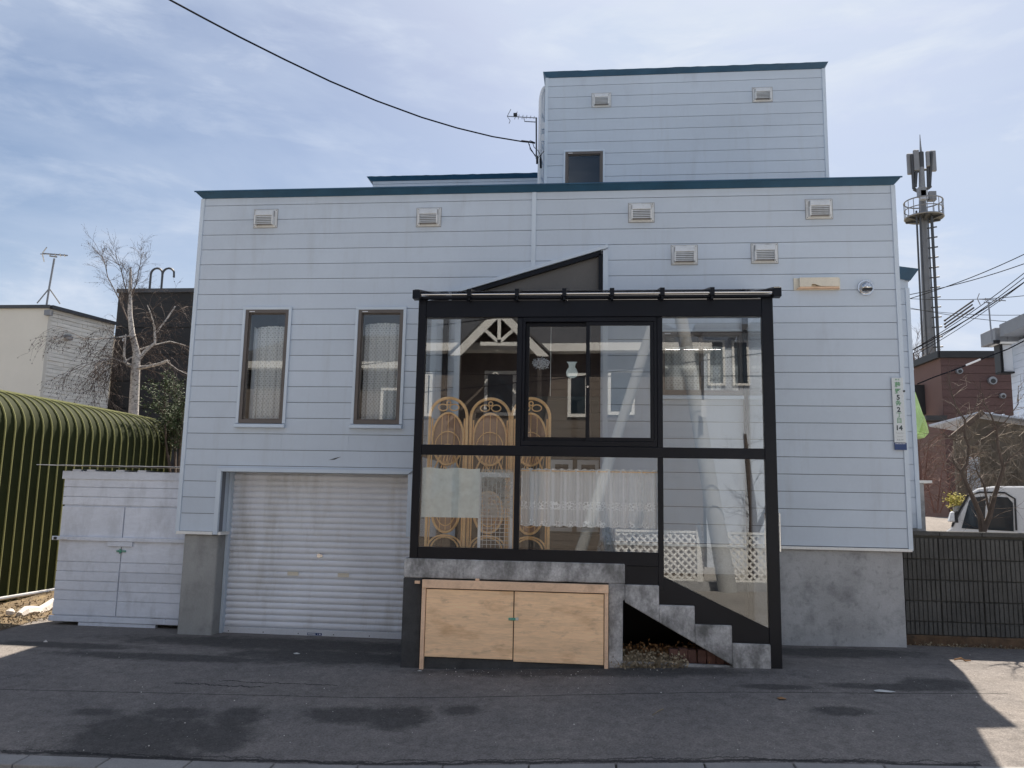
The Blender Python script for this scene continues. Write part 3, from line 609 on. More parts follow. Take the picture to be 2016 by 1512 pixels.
sub('garage_side', MB().box(2.96, 3.2, .0, .3, -.3, 2.0), 'dark_concrete')
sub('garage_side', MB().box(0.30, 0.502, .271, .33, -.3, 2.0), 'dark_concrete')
shn = sub('roller_shutter', MB().box(sx0, sx1, SY+.03, SY+.05, 0.0, szt+.05), 'shutter')
ns = 25; zb = 0.075; ph = (szt-zb)/ns
prof = [(0.0, .016), (.10, .004), (.28, -.006), (.5, -.009), (.74, -.006), (.88, .004), (.92, .020), (.98, .020), (1.0, .016)]
slat_me = None
for i in range(ns):
    if slat_me is None:
        mb = MB()
        for X in (sx0+.02, sx1):
            for t, y in prof: mb.v.append(Vector((X, SY+y, zb+t*ph)))
        k = len(prof)
        for j in range(k-1): mb.f.append((j, j+k, j+k+1, j+1))
        sl = sub('slat', mb, 'shutter', shn, smooth=True); slat_me = sl
    else:
        sl = slat_me.copy(); C.objects.link(sl); sl.location = (0, 0, i*ph)
sub('bottom_bar', MB().box(sx0+.005, sx1, SY-.022, SY+.02, -0.035, zb-.002), 'shutter_edge', shn, bevel=.004)
for i in range(6):
    X = .60+i*.45; sub('screw', MB().disc((X, SY-.022, .022), .007, (0, -1, 0), 8, .004), 'darksteel', shn)
sub('shutter_sticker', MB().box(1.615, 1.80, SY-.0245, SY-.022, .006, .035), 'sign_blue', shn)
for a, b in ((1.622, 1.72), (1.745, 1.752), (1.765, 1.785)): sub('sticker_print', MB().box(a, b, SY-.0255, SY-.0245, .015, .027), 'whitepaint', shn)
for px, py in ((577, 1129), (676, 1132)):
    q = A(px, py, SY-.01); hm = MB()
    for r_ in rects_minus(q.x-.07, q.x+.07, q.z-.025, q.z+.022, [(q.x-.055, q.x+.055, q.z-.013, q.z+.010)]): hm.box(r_[0], r_[1], SY-.020, SY-.008, r_[2], r_[3])
    hm.box(q.x-.055, q.x+.055, SY-.0122, SY-.008, q.z-.013, q.z+.010)
    sub('pull_handle', hm, 'beige', shn)
q = A(628, 1094, SY-.01); sub('lock', MB().disc((q.x, SY-.02, q.z), .026, (0, 1, 0), 14, .012).disc((q.x+.03, SY-.016, q.z), .018, (0, 1, 0), 10, .01), 'chrome', shn)
# wall vents
def vent_template():
    v = MB().box(-.155, .155, -.010, 0, -.122, .122).build('vent_hood', 'vent', house, bevel=.004)
    e = MB()
    for r_ in rects_minus(-.162, .162, -.129, .129, [(-.156, .156, -.123, .123)]): e.box(r_[0], r_[1], -.004, 0, r_[2], r_[3])
    e.build('seal', 'vent_dark', v)
    MB().hexa([(-.125, -.012, -.095), (.125, -.012, -.095), (.125, -.010, -.095), (-.125, -.010, -.095)], [(-.115, -.035, .085), (.115, -.035, .085), (.12, -.010, .105), (-.12, -.010, .105)]).build('back_box', 'vent_dark', v)
    MB().hexa([(-.118, -.082, .02), (.118, -.082, .02), (.118, -.0102, .02), (-.118, -.0102, .02)], [(-.112, -.05, .093), (.112, -.05, .093), (.115, -.0102, .107), (-.115, -.0102, .107)]).build('hood', 'vent', v, bevel=.004)
    MB().box(-.124, -.108, -.080, -.0102, -.098, .018).build('cheek', 'vent', v); MB().box(.108, .124, -.080, -.0102, -.098, .018).build('cheek', 'vent', v)
    gm = MB()
    for i in range(5): gm.hexa([(-.108, -.080, -.094+i*.0225), (.108, -.080, -.094+i*.0225), (.108, -.076, -.094+i*.0225), (-.108, -.076, -.094+i*.0225)], [(-.108, -.068, -.078+i*.0225), (.108, -.068, -.078+i*.0225), (.108, -.064, -.078+i*.0225), (-.108, -.064, -.078+i*.0225)])
    gm.build('grille', 'vent', v)
    sm = MB()
    for sx in (-.14, .14):
        for sz in (-.107, .107): sm.disc((sx, -.010, sz), .005, (0, -1, 0), 6, .003)
    sm.build('screws', 'darksteel', v)
    return v
vt = vent_template()
vpos = [((503, 415), (546, 448), 0), ((823, 412), (867, 446), 0), ((1239, 402), (1286, 438), 0), ((1587, 395), (1636, 431), 0), ((1323, 485), (1371, 521), 0), ((1480, 482), (1529, 518), 0),
        ((1167, 186), (1201, 211), 3.0), ((1483, 175), (1518, 200), 3.0)]
for i, (a, b, Y) in enumerate(vpos):
    p = (A(*a, Y)+A(*b, Y))/2; p.y = Y-0.018
    if i == 0: vt.location = p
    else: deep_copy(vt, p, house)
# beige wooden cover and round stainless vent cap
p0, p1 = A(1561, 549, 0), A(1653, 572, 0)
bx = sub('vent_cover', MB().box(p0.x, p1.x, -.03, -.017, p1.z, p0.z), 'beige', bevel=.003)
zc = p1.z+.03
MB().prism([(p0.x+.06, zc), (p0.x+.19, zc), (p0.x+.20, zc+.035), (p0.x+.24, zc+.03), (p0.x+.30, zc+.005), (p1.x-.03, zc), (p1.x-.03, p0.z-.008), (p0.x+.06, p0.z-.008)], -.085, -.03).build('cover_face', 'beige', bx)
MB().hexa([(p0.x+.03, -.08, p1.z+.008), (p1.x-.02, -.08, p1.z+.008), (p1.x-.02, -.0301, p1.z+.008), (p0.x+.03, -.0301, p1.z+.008)], [(p0.x+.06, -.084, zc-.001), (p1.x-.03, -.084, zc-.001), (p1.x-.03, -.0301, zc-.001), (p0.x+.06, -.0301, zc-.001)]).build('cover_soffit', 'timber', bx)
pc = (A(1687, 552, 0)+A(1719, 583, 0))/2; rc = sub('round_vent_cap', MB().disc((pc.x, -.017, pc.z), .094, (0, -1, 0), 28, .014), 'chrome', smooth=True)
dm = MB(); nu, nv = 20, 10
def dome(u, v):
    a = u*2*math.pi; b = v*math.pi/2; return (pc.x+.076*math.cos(a)*math.cos(b), -.031-.075*math.sin(b), pc.z+.076*math.sin(a)*math.cos(b))
dm.grid(dome, nu, nv); dm.build('cap_dome', 'chrome', rc, smooth=True)
MB().prism([(pc.x-.058, pc.z-.035), (pc.x-.048, pc.z-.052), (pc.x+.048, pc.z-.052), (pc.x+.058, pc.z-.035), (pc.x+.045, pc.z-.02), (pc.x-.045, pc.z-.02)], -.104, -.04).build('cap_mouth', 'blackpaint', rc)
# scratches on the siding
sub('scuff_mark', MB().prism([(A(648, 906, 0).x, A(648, 906, 0).z), (A(660, 905, 0).x, A(660, 905, 0).z), (A(673, 899, 0).x, A(673, 899, 0).z), (A(660, 902, 0).x, A(660, 902, 0).z)], -.0185, -.0175), 'darksteel')

# tower
TY = 3.0
t0, t1 = A(1078, 300, TY).x, 8.745
tz = A(1078, 172, TY).z; ttop = A(1078, 155, TY).z
twin = (A(1113, 320, TY).x, A(1187, 320, TY).x, A(1150, 400, TY).z, A(1150, 300, TY).z)
mb = MB()
for r_ in rects_minus(t0, t1, HZ-.1, ttop, [twin]): mb.box(r_[0], r_[1], TY, TY+.1, r_[2], r_[3])
sub('tower_wall', mb, 'groove')
cladding(house, t0, t1, HZ-.05, ttop, tz, 0.2, TY-.001, [twin])
sub('tower_wall', MB().box(t0-.05, t0, TY, TY+4, HZ-.1, ttop), 'siding')
sub('tower_wall', MB().box(t1, t1+.05, TY, TY+4, HZ-.1, ttop), 'siding')
sub('tower_wall', MB().box(t0, t1, TY+3.9, TY+4, HZ-.1, ttop), 'siding')
sub('corner_trim', MB().box(t0-.052, t0, TY-.03, TY-.001, HZ-.05, ttop), 'trim')
sub('corner_trim', MB().box(t1, t1+.052, TY-.03, TY-.001, HZ-.05, ttop), 'trim')
fm = fascia(t0-.03, t1+.03, TY-.03, TY+4, ttop+.001, A(1078, 141, TY-.09).z, .06, seed=5); sub('roof_fascia', fm, 'fascia')
sub('tower_room', MB().box(t0+.01, t1-.01, TY+1.2, TY+1.25, HZ, ttop-.02), 'dark_in')
window(*twin, TY, casing=.03, sill=False, pane='wglass')
# low block behind
BY = 4.4
b0 = A(735, 350, BY); bz = A(735, 358, BY).z; b1 = A(1055, 350, BY)
cladding(house, b0.x, t0-.06, HZ-.05, bz, A(735, 364, BY).z, 0.2, BY-.001, [])
sub('block_wall', MB().box(b0.x, t0-.06, BY, BY+2, HZ-.1, bz), 'siding')
sub('roof_fascia', fascia(b0.x-.03, t0-.055, BY-.03, BY+2, bz+.001, A(735, 347, BY-.1).z, .07, seed=8), 'fascia')
# right rear wing
WY = 0.6
wr = A(1795, 700, WY).x
wz = A(1790, 545, WY).z
l1 = A(1788, 440+427/3.287, WY).z
cladding(house, 8.727, wr-.045, 1.46, wz, l1, 0.2, WY-.001, [])
sub('wing_wall', MB().box(8.727, wr, WY, 4.5, 1.46, wz), 'siding')
sub('corner_trim', MB().box(wr-.045, wr+.004, WY-.028, WY-.001, 1.46, wz-.15), 'trim')
sub('roof_fascia', MB().hexa([(8.727, WY-.04, wz+.001), (wr+.02, WY-.04, wz-.055), (wr+.02, 4.6, wz-.055), (8.727, 4.6, wz+.001)], [(8.727, WY-.12, wz+.13), (wr+.10, WY-.12, wz+.07), (wr+.10, 4.65, wz+.07), (8.727, 4.65, wz+.13)]), 'fascia')
sub('foundation', MB().box(8.73, wr-.03, WY+.02, 4.4, -.1, 1.46), 'concrete')
q0, q1 = A(1806, 948, 1.2), A(1820, 1040, 1.2)
sub('meter_ledge', MB().box(wr-.1, A(1829, 945, 1.2).x, 1.1, 1.5, q0.z-.02, q0.z+.012), 'white_trim')
sub('meter_wall', MB().box(wr-.1, q1.x, 1.15, 1.45, g(9.3, 1.3)-.1, q0.z-.02), 'concrete')
# tower ladder with hoops (white)
lad = thing('roof_ladder', 'white steel ladder with curved hoops on the left side of the roof tower', 'ladder', (4.2, 3.3, HZ))
for (pxs, Y, x2) in (((1062, 1058), 3.12, None), ((1068, 1066), 3.52, None)):
    b_ = A(pxs[0], 355, Y); tz_ = A(pxs[0], 205, Y).z; pts = [(b_.x, Y, HZ-.05), (b_.x, Y, tz_)]
    rx_ = t0-.055-b_.x
    for k in range(1, 8): a = k/7*math.pi/2; pts.append((b_.x+rx_*(1-math.cos(a)), Y, tz_+.30*math.sin(a)))
    MB().tube(pts, .033 if Y < 3.3 else .026, 8).build('ladder_rail', 'whitepaint', lad, smooth=True)
for i in range(10):
    z = HZ+.2+i*.28; a = A(1062, 355, 3.12).x; b = A(1068, 355, 3.52).x; MB().tube([(a, 3.12, z), (b, 3.52, z)], .012, 6).build('rung', 'whitepaint', lad)
for py in (248, 272):
    z = A(1062, py, 3.12).z; a = A(1062, 355, 3.12).x; MB().box(a-.01, t0-.052, 3.10, 3.14, z-.06, z+.06).build('bracket', 'whitepaint', lad)

# ================================================================ SUNROOM (conservatory)
SR = thing('sunroom', 'black aluminium and glass sunroom over the entrance steps of the blue-grey house', 'sunroom', (5.1, GY, 1.0))
def srb(name, mt='black_alu', *bx, bevel=.004):
    mb = MB()
    for b in bx: mb.box(*b)
    return mb.build(name, mt, SR, bevel=bevel)
xl, xr = 3.255, 6.955; y0, y1 = GY-.03, GY+.05
pz0 = A(808, 1100, GY).z
srb('post', 'black_alu', (xl, xl+.085, y0, y1, pz0-.01, 3.84))
srb('post', 'black_alu', (xr-.115, xr, y0, y1, g(6.9, GY)-.05, 3.84))
m1x = A(1022, 760, GY).x; m2x = A(1299, 760, GY).x
srb('mullion', 'black_alu', (m1x-.028, m1x+.028, y0+.004, y1-.002, pz0+.05, 3.6))
srb('mullion', 'black_alu', (m2x-.026, m2x+.028, y0+.004, y1-.002, A(1300, 1150, GY).z-.06, 3.6))
ztb = A(900, 626, GY).z; srb('header_beam', 'black_alu', (xl+.086, xr-.116, y0-.006, y1+.02, ztb, 3.79))
zma, zmb = A(900, 876, GY).z, A(900, 896, GY).z
srb('transom', 'black_alu', (xl+.086, xr-.116, y0+.001, y1, zmb, zma))
zsa = A(900, 1078, GY).z
srb('sill_rail', 'black_alu', (xl+.086, m2x-.027, y0-.004, y1+.05, A(900, 1102, GY).z-.012, zsa))
# black infill panels stepping down over the stairs
def Q(px, py): q = A(px, py, GY); return (q.x, q.z)
zst = [Q(1232, 1150)[1], Q(1297, 1190)[1], Q(1367, 1228)[1], Q(1440, 1265)[1]]
xs_ = [5.449, Q(1297, 1170)[0], Q(1367, 1210)[0], Q(1440, 1250)[0], 6.845]
MB().prism([(xs_[0], zst[0]+.003), (m2x-.03, zst[0]+.003), (m2x-.03, A(900, 1102, GY).z-.014), (xs_[0], A(900, 1102, GY).z-.014)], GY-.02, GY+.03).build('infill_panel', 'black_alu', SR)
gl0, gl1 = Q(1303, 1132), Q(1508, 1236)
MB().prism([(m2x-.026, zst[1]+.003), (xs_[2], zst[1]+.003), (xs_[2], zst[2]+.003), (xs_[3], zst[2]+.003), (xs_[3], zst[3]+.003), (xr-.117, zst[3]+.003), (xr-.117, gl1[1]), (m2x-.026, gl0[1])], GY-.02, GY+.03).build('infill_panel', 'black_alu', SR)
# glass
def pane(x0, x1, z0, z1, Y=GY, par=None):
    return MB().box(x0, x1, Y-.003, Y+.003, z0, z1).build('pane', 'glass', par or SR)
pane(xl+.08, m1x-.025, zma-.005, ztb+.005); pane(m2x+.025, xr-.11, zma-.005, ztb+.005)
pane(xl+.08, m1x-.025, zsa-.005, zmb+.005); pane(m1x+.025, m2x-.025, zsa-.005, zmb+.005)
MB().prism([(m2x+.02, gl0[1]-.01), (xr-.11, gl1[1]-.01), (xr-.11, zmb+.005), (m2x+.02, zmb+.005)], GY-.003, GY+.003).build('pane', 'glass', SR)
# thin bead lines round the lower glass
# sliding window
za, zb_ = A(1100, 636, GY).z, A(1100, 866, GY).z
f = MB()
for r_ in rects_minus(m1x+.03, m2x-.028, zma+.002, ztb-.002, [(m1x+.058, m2x-.058, zb_-.01, za+.01)]): f.box(r_[0], r_[1], y0+.006, y1+.03, r_[2], r_[3])
swn = f.build('sliding_window', 'black_alu', SR, bevel=.003)
xmid = A(1159, 760, GY).x
for (a, b, Yy) in ((m1x+.060, xmid+.02, GY+.045), (xmid-.03, m2x-.060, GY+.005)):
    f = MB()
    for r_ in rects_minus(a, b, zb_-.008, za+.008, [(a+.038, b-.038, zb_+.03, za-.028)]): f.box(r_[0], r_[1], Yy-.016, Yy+.016, r_[2], r_[3])
    f.build('sash', 'black_alu', swn, bevel=.002); pane(a+.033, b-.033, zb_+.025, za-.023, Yy, swn)
MB().disc((xmid-.01, GY-.012, A(1160, 762, GY).z), .012, (0, -1, 0), 10, .01).build('latch', 'chrome', swn)
# fascia gutter, rafters, roof sheet
zg0, zg1 = 3.80, 3.875
q0, q1 = A(820, 594, GY-.10), A(1518, 586, GY-.10)
RX0, RX1 = 3.245, 6.985
srb('gutter', 'black_alu', (RX0+.06, RX1-.06, GY-.09, GY-.04, 3.795, 3.825))
MB().tube([(RX0+.05, GY-.10, 3.838), (RX1-.05, GY-.10, 3.838)], .009, 8).build('gutter_highlight_strip', 'chrome', SR, smooth=True)  # chrome tube added to give the gutter its sky highlight
WZ = A(1300, 578, -.02).z-.015
for x in (RX0, RX1): srb('gutter_end', 'black_alu', (x-.04, x+.04, GY-.13, GY-.03, 3.79, 3.885))
rp = [A(px, 590, GY-.1).x for px in (924, 1018, 1111, 1205, 1304, 1402)]
for x in [RX0+.0]+rp+[RX1-.0]:
    MB().bar((x, GY-.11, 3.868), (x, -.03, WZ-.01), .045, .05, (0, 0, 1)).build('rafter', 'black_alu', SR)
    if x in rp: MB().box(x-.022, x+.022, GY-.14, GY-.095, 3.805, 3.885).box(x-.012, x+.012, GY-.12, GY-.05, 3.77, 3.805).build('rafter_cap', 'black_alu', SR)
for a, b in zip([RX0]+rp, rp+[RX1]):
    MB().hexa([(a+.02, GY-.09, 3.872), (b-.02, GY-.09, 3.872), (b-.02, -.03, WZ+.0), (a+.02, -.03, WZ+.0)], [(a+.02, GY-.09, 3.878), (b-.02, GY-.09, 3.878), (b-.02, -.03, WZ+.006), (a+.02, -.03, WZ+.006)]).build('roof_panel', 'poly', SR)
srb('wall_flashing', 'black_alu', (3.35, 6.97, -.075, -.021, WZ-.03, WZ+.018))
srb('wall_plate', 'black_alu', (3.35, 6.97, -.065, -.021, WZ-.12, WZ-.031))
# side walls
for X, nm in ((xl+.02, 'l'), (xr-.05, 'r')):
    zlo = 1.07 if nm == 'l' else g(6.9, -.7)+.02
    srb('wall_post', 'black_alu', (X-.02, X+.045, -.075, -.02, zlo, WZ-.13))
    MB().hexa([(X-.02, GY+.055, 3.74), (X+.04, GY+.055, 3.74), (X+.04, -.08, WZ-.12), (X-.02, -.08, WZ-.12)], [(X-.02, GY+.055, 3.80), (X+.04, GY+.055, 3.80), (X+.04, -.08, WZ-.04), (X-.02, -.08, WZ-.04)]).build('side_head', 'black_alu', SR)
    if nm == 'l':
        srb('side_sill', 'black_alu', (X-.02, X+.04, GY+.055, -.08, 1.07, 1.15)); srb('side_transom', 'black_alu', (X-.02, X+.04, GY+.055, -.08, zmb, zma))
    else:
        srb('side_sill', 'black_alu', (X-.02, X+.04, GY+.055, -.08, zlo, zlo+.09))
    MB().box(X+.005, X+.011, GY+.05, -.075, zlo+.05, 3.76).build('side_pane', 'glass', SR)
hz0, hz1 = A(1528, 1010, GY+.2).z, A(1528, 1086, GY+.2).z
for d in (.055, -.085):
    X = xr+d; hd = MB().tube([(X, GY+.2, hz1), (X, GY+.2, hz0)], .011, 10).tube([(xr-.01, GY+.2, hz1+.06), (X, GY+.2, hz1+.06)], .006, 6).tube([(xr-.01, GY+.2, hz0-.06), (X, GY+.2, hz0-.06)], .006, 6)
    hd.build('door_handle', 'chrome', SR, smooth=True)

# ================================================================ CONCRETE PLATFORM AND STEPS
PF = thing('entrance_steps', 'weathered concrete platform with four open steps under the black sunroom', 'steps', (4.6, GY, 0.0))
bxl = 3.205; ztop = A(797, 1098, GY).z; zun = A(830, 1137, GY).z
fy = GY-.045
MB().box(bxl, 5.449, fy, -.02, zun, ztop).build('platform_slab', 'concrete_old', PF, bevel=.008)
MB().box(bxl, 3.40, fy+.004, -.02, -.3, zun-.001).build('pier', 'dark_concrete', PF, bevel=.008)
xp = A(1198, 1200, GY).x
MB().prism([(xp, -.2), (5.425, -.2), (5.43, Q(1228, 1182)[1]), (5.449, Q(1232, 1180)[1]), (5.449, zun-.001), (xp, zun-.001)], fy+.002, fy+.14).build('pier', 'concrete_old', PF, bevel=.006)
under = [Q(1230, 1185), Q(1440, 1308)]
def uz(x): return under[0][1]+(x-under[0][0])*(under[1][1]-under[0][1])/(under[1][0]-under[0][0])
z4 = g(6.8, GY)-.05
steps = [(5.4495, xs_[1], zst[0]), (xs_[1], xs_[2], zst[1]), (xs_[2], xs_[3], zst[2]), (xs_[3], xs_[4], zst[3])]
for i, (a, b, zt_) in enumerate(steps):
    if i < 3: poly = [(a, uz(a)), (b-.0008, uz(b)), (b-.0008, zt_), (a, zt_)]
    else: poly = [(a, z4), (b, z4), (b, zt_), (a, zt_)]
    MB().prism(poly, fy, -.05).build('step', 'concrete_old', PF, bevel=.007)
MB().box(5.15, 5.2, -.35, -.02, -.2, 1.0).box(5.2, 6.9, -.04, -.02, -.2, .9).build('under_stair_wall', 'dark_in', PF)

# plywood cupboard under the platform
CB = thing('plywood_cupboard', 'raw plywood cupboard with two doors built under the concrete platform', 'cupboard', (4.35, fy, 0.0))
def cb(name, mt, x0, x1, ya, yb, z0, z1, bevel=.003): return MB().box(x0, x1, ya, yb, z0, z1).build(name, mt, CB, bevel=bevel)
cz1 = A(1000, 1145, fy-.05).z; cz0 = A(850, 1300, fy-.05).z; cx0 = A(832, 1200, fy-.05).x; cx1 = A(1196, 1200, fy-.05).x
cb('top_rail', 'timber', cx0-.01, cx1+.01, fy-.07, fy-.005, cz1-.085, cz1-.003)
cb('side_post', 'timber', cx0-.012, cx0+.028, fy-.062, fy-.005, g(3.4, fy)-.02, cz1-.086)
cb('side_post', 'timber', cx1-.03, cx1+.008, fy-.062, fy-.005, g(5.2, fy)-.02, cz1-.086)
xm = A(1011, 1230, fy-.05).x
dl = cb('cupboard_door', 'ply', cx0+.034, xm-.005, fy-.055, fy-.035, cz0+.035, cz1-.095)
d2 = cb('cupboard_door', 'ply', xm+.005, cx1-.037, fy-.056, fy-.036, cz0+.02, cz1-.095)
cb('bottom_rail', 'dark_concrete', cx0+.03, cx1-.03, fy-.03, fy-.005, -.05, cz0+.03)
cb('cupboard_back', 'dark_in', cx0, cx1, fy-.03, fy-.01, cz0+.04, cz1-.09)
lz = A(1011, 1219, fy-.07).z
cb('door_latch', 'plastic_green', xm-.05, xm+.02, fy-.072, fy-.056, lz-.014, lz+.012)
cb('latch_keeper', 'litter', xm+.02, xm+.05, fy-.07, fy-.0565, lz-.012, lz+.016)
cb('scrap_block', 'timber', A(940, 1139, fy-.03).x-.02, A(940, 1139, fy-.03).x+.02, fy-.05, fy-.01, cz1-.002, cz1+.02)
cb('broken_batten', 'timber', 3.33, 3.385, fy-.03, fy-.012, cz1-.05, cz1-.02)

# brick edging, weeds under the steps
BE = thing('brick_edging', 'row of dark red bricks standing on end below the open steps', 'edging', (6.1, GY+.15, g(6, GY)))
for i in range(9):
    x = 5.93+i*.092; h = .115 if i < 7 else .09-(i-7)*.02
    o = MB().box(-.042, .042, -.06, .06, 0, h+.04).build('brick', 'brick', None, origin=(0, 0, 0), bevel=.006)
    o.parent = BE; o.location = (x-BE.location.x, random.uniform(-.01, .01), random.uniform(0, .012)-.01); o.rotation_euler = (random.uniform(-.04, .04), random.uniform(-.05, .05), random.uniform(-.06, .06))
mb = MB().box(5.35, 6.5, GY-.02, GY+.04, g(6, GY)-.1, g(6, GY)+.03)
tag(mb.build('concrete_lip', 'concrete_old', bevel=.01), 'low crumbling concrete lip in front of the bricks below the steps', 'kerb')
def weeds(name, xr_, yr_, n, h, mt, seed):
    rr = random.Random(seed); mb = MB()
    for i in range(n):
        x, y = rr.uniform(*xr_), rr.uniform(*yr_); z = g(x, y); pts = [Vector((x, y, z))]; d = Vector((rr.uniform(-.6, .6), rr.uniform(-.6, .6), rr.uniform(.3, 1))); L = rr.uniform(.3, 1)*h
        for k in range(3): d = (d+Vector((rr.uniform(-.6, .6), rr.uniform(-.6, .6), rr.uniform(-.5, .3)))).normalized(); pts.append(pts[-1]+d*L/3)
        mb.tube(pts, [.003, .0025, .002, .001], 3, False)
        if rr.random() < .8:
            p = pts[-1]; a = Vector((rr.uniform(-1, 1), rr.uniform(-1, 1), rr.uniform(-1, 1))).normalized()*.018; b = a.orthogonal().normalized()*.012
            mb._add([p-a, p+b, p+a, p-b], [(0, 1, 2, 3)])
    return mb.build(name, mt)
o = weeds('dry_weeds', (5.36, 6.02), (GY-.08, GY+.3), 900, .16, 'straw', 4); stuff(o); tag(o, 'clump of dry brown weeds at the foot of the concrete pier below the steps', 'weeds')
o = weeds('moss_bank', (5.36, 6.7), (GY+.22, GY+.5), 1100, .20, 'leaf', 5); stuff(o); tag(o, 'brown dead foliage in the dark space under the stairs', 'weeds')

# ================================================================ THINGS IN THE SUNROOM
# rattan folding screen
RY = -1.02
SCR = thing('rattan_screen', 'three-panel rattan folding screen with looped cane tops behind the sunroom glass', 'screen', (4.05, RY, 1.07))
fz = 1.075
for i, (pa, pb) in enumerate(((846, 919), (925, 1003), (1008, 1082))):
    xa, xb = A(pa, 860, RY).x, A(pb, 860, RY).x; W = xb-xa; xc = (xa+xb)/2; yo = RY+(0.03 if i == 1 else -.02); zt_ = A(880, 784, RY).z; Rr_ = W/2
    zs_ = zt_-Rr_*1.0
    def arch(r, zc, zfoot, n=18, k=1.0):
        return [(xc-r, yo, zfoot)]+[(xc-r*math.cos(math.pi*t/n), yo, zc+r*k*math.sin(math.pi*t/n)) for t in range(n+1)]+[(xc+r, yo, zfoot)]
    pf = MB().tube(arch(Rr_, zs_, fz), .017, 8).build('screen_panel', 'rattan', SCR, smooth=True)
    for s_ in (-1, 1): MB().tube([(xc+s_*Rr_*.86, yo+.01, fz), (xc+s_*Rr_*.86, yo+.01, zs_-.02)], .009, 6).build('upright', 'rattan', pf, smooth=True)
    def ring(cx, cz, rx, rz, r=.007, n=16, y=yo): return MB().tube([(cx+rx*math.cos(2*math.pi*t/n), y, cz+rz*math.sin(2*math.pi*t/n)) for t in range(n+1)], r, 6, False)
    tz2 = zs_+Rr_*.55
    ring(xc, zt_-.055, .022, .022).build('ring', 'rattan', pf, smooth=True)
    ring(xc-.062, zt_-.105, .052, .036).build('ring', 'rattan', pf, smooth=True); ring(xc+.062, zt_-.105, .052, .036).build('ring', 'rattan', pf, smooth=True)
    # woven backing ovals
    def oval(cz, rx, rz, top=True):
        n = 24; return [(xc+rx*math.cos(2*math.pi*t/n), cz+rz*math.sin(2*math.pi*t/n)) for t in range(n)]
    orx, orz = Rr_*.84, .285; oz = zt_-.165-orz
    MB().prism(oval(oz, orx, orz), yo+.012, yo+.018).build('woven_backing', 'weave', pf)
    ring(xc, oz, orx, orz, .012, 28).build('loop', 'rattan', pf, smooth=True)
    for k in (-.4, 0, .4):
        h = orz*math.sqrt(1-k*k); MB().tube([(xc+orx*k, yo+.004, oz-h), (xc+orx*k, yo+.004, oz+h)], .005, 5).build('spline', 'rattan', pf)
    for (rr2, cz2) in ((.80, oz-.10), (.45, oz-.17)):
        MB().tube([(xc+orx*rr2*math.cos(math.pi*t/12), yo-.003, cz2+.20*rr2*math.sin(math.pi*t/12)+.02) for t in range(13)], .006, 5).build('cane_arc', 'rattan', pf, smooth=True)
    # diagonal lattice band
    lz0, lz1 = oz-.36, oz-.10
    for s_ in (-1, 1):
        MB().tube([(xc-s_*Rr_*.2, yo-.012, lz1), (xc-s_*Rr_*.95, yo-.012, lz0-.12)], .010, 6).build('diagonal_cane', 'rattan', pf)
    lm = MB()
    for k in range(7):
        t = k/6; lm.tube([(xc-.10+t*.22, yo, lz0-.05), (xc+.0+t*.16, yo, lz1-.02)], .0035, 4); lm.tube([(xc+.14-t*.22, yo+.004, lz0-.05), (xc-.05+t*.02, yo+.004, lz0+t*.2)], .0035, 4)
    lm.build('lattice', 'rattan', pf)
    o2 = fz+.48
    MB().prism(oval(o2, Rr_*.72, .22), yo+.012, yo+.018).build('woven_backing', 'weave', pf)
    ring(xc, o2, Rr_*.72, .22, .014, 26).build('loop', 'rattan', pf, smooth=True); ring(xc, o2, Rr_*.5, .15, .006, 22).build('loop', 'rattan', pf, smooth=True)
    for k in (-.3, .0, .3): MB().tube([(xc+Rr_*k, yo+.004, o2-.2), (xc+Rr_*k, yo+.004, o2+.2)], .004, 5).build('spline', 'rattan', pf)
    for (r_, zc) in ((Rr_*.88, fz+.10), (Rr_*.72, fz+.08)):
        MB().tube([(xc-r_*math.cos(math.pi*t/12), yo-.004, zc+.13*math.sin(math.pi*t/12)) for t in range(13)], .010, 6).build('cane_arc', 'rattan', pf, smooth=True)
# cafe curtain
cz_t, cz_b = A(1150, 924, GY+.08).z, A(1150, 1036, GY+.08).z; cxa, cxb = m1x+.03, m2x-.03
cc = thing('lace_cafe_curtain', 'white lace café curtain with scalloped hem hanging behind the middle lower sunroom pane', 'curtain', ((cxa+cxb)/2, GY+.08, cz_b))
mb = MB().grid(lambda u, v: (cxa+(cxb-cxa)*u, GY+.10+(.030*math.sin(u*75)+.016*math.sin(u*131+1))*(1-.25*v), cz_b+(cz_t-cz_b)*v-(.014*abs(math.sin(u*39)) if v == 0 else 0)+(.006*math.sin(u*110) if v == 1 else 0)), 220, 6)
mb.build('curtain_cloth', 'lace_b', cc, smooth=True)
MB().tube([(cxa-.02, GY+.085, cz_t-.022), (cxb+.02, GY+.085, cz_t-.022)], .005, 6).build('curtain_rod', 'rattan', cc)
for i in range(14):
    x = cxa+.03+i*(cxb-cxa-.06)/13; MB().tube([(x-.018, GY+.066, cz_t-.022), (x+.018, GY+.066, cz_t-.022)], .006, 5).build('rod_loop', 'rattan', cc)
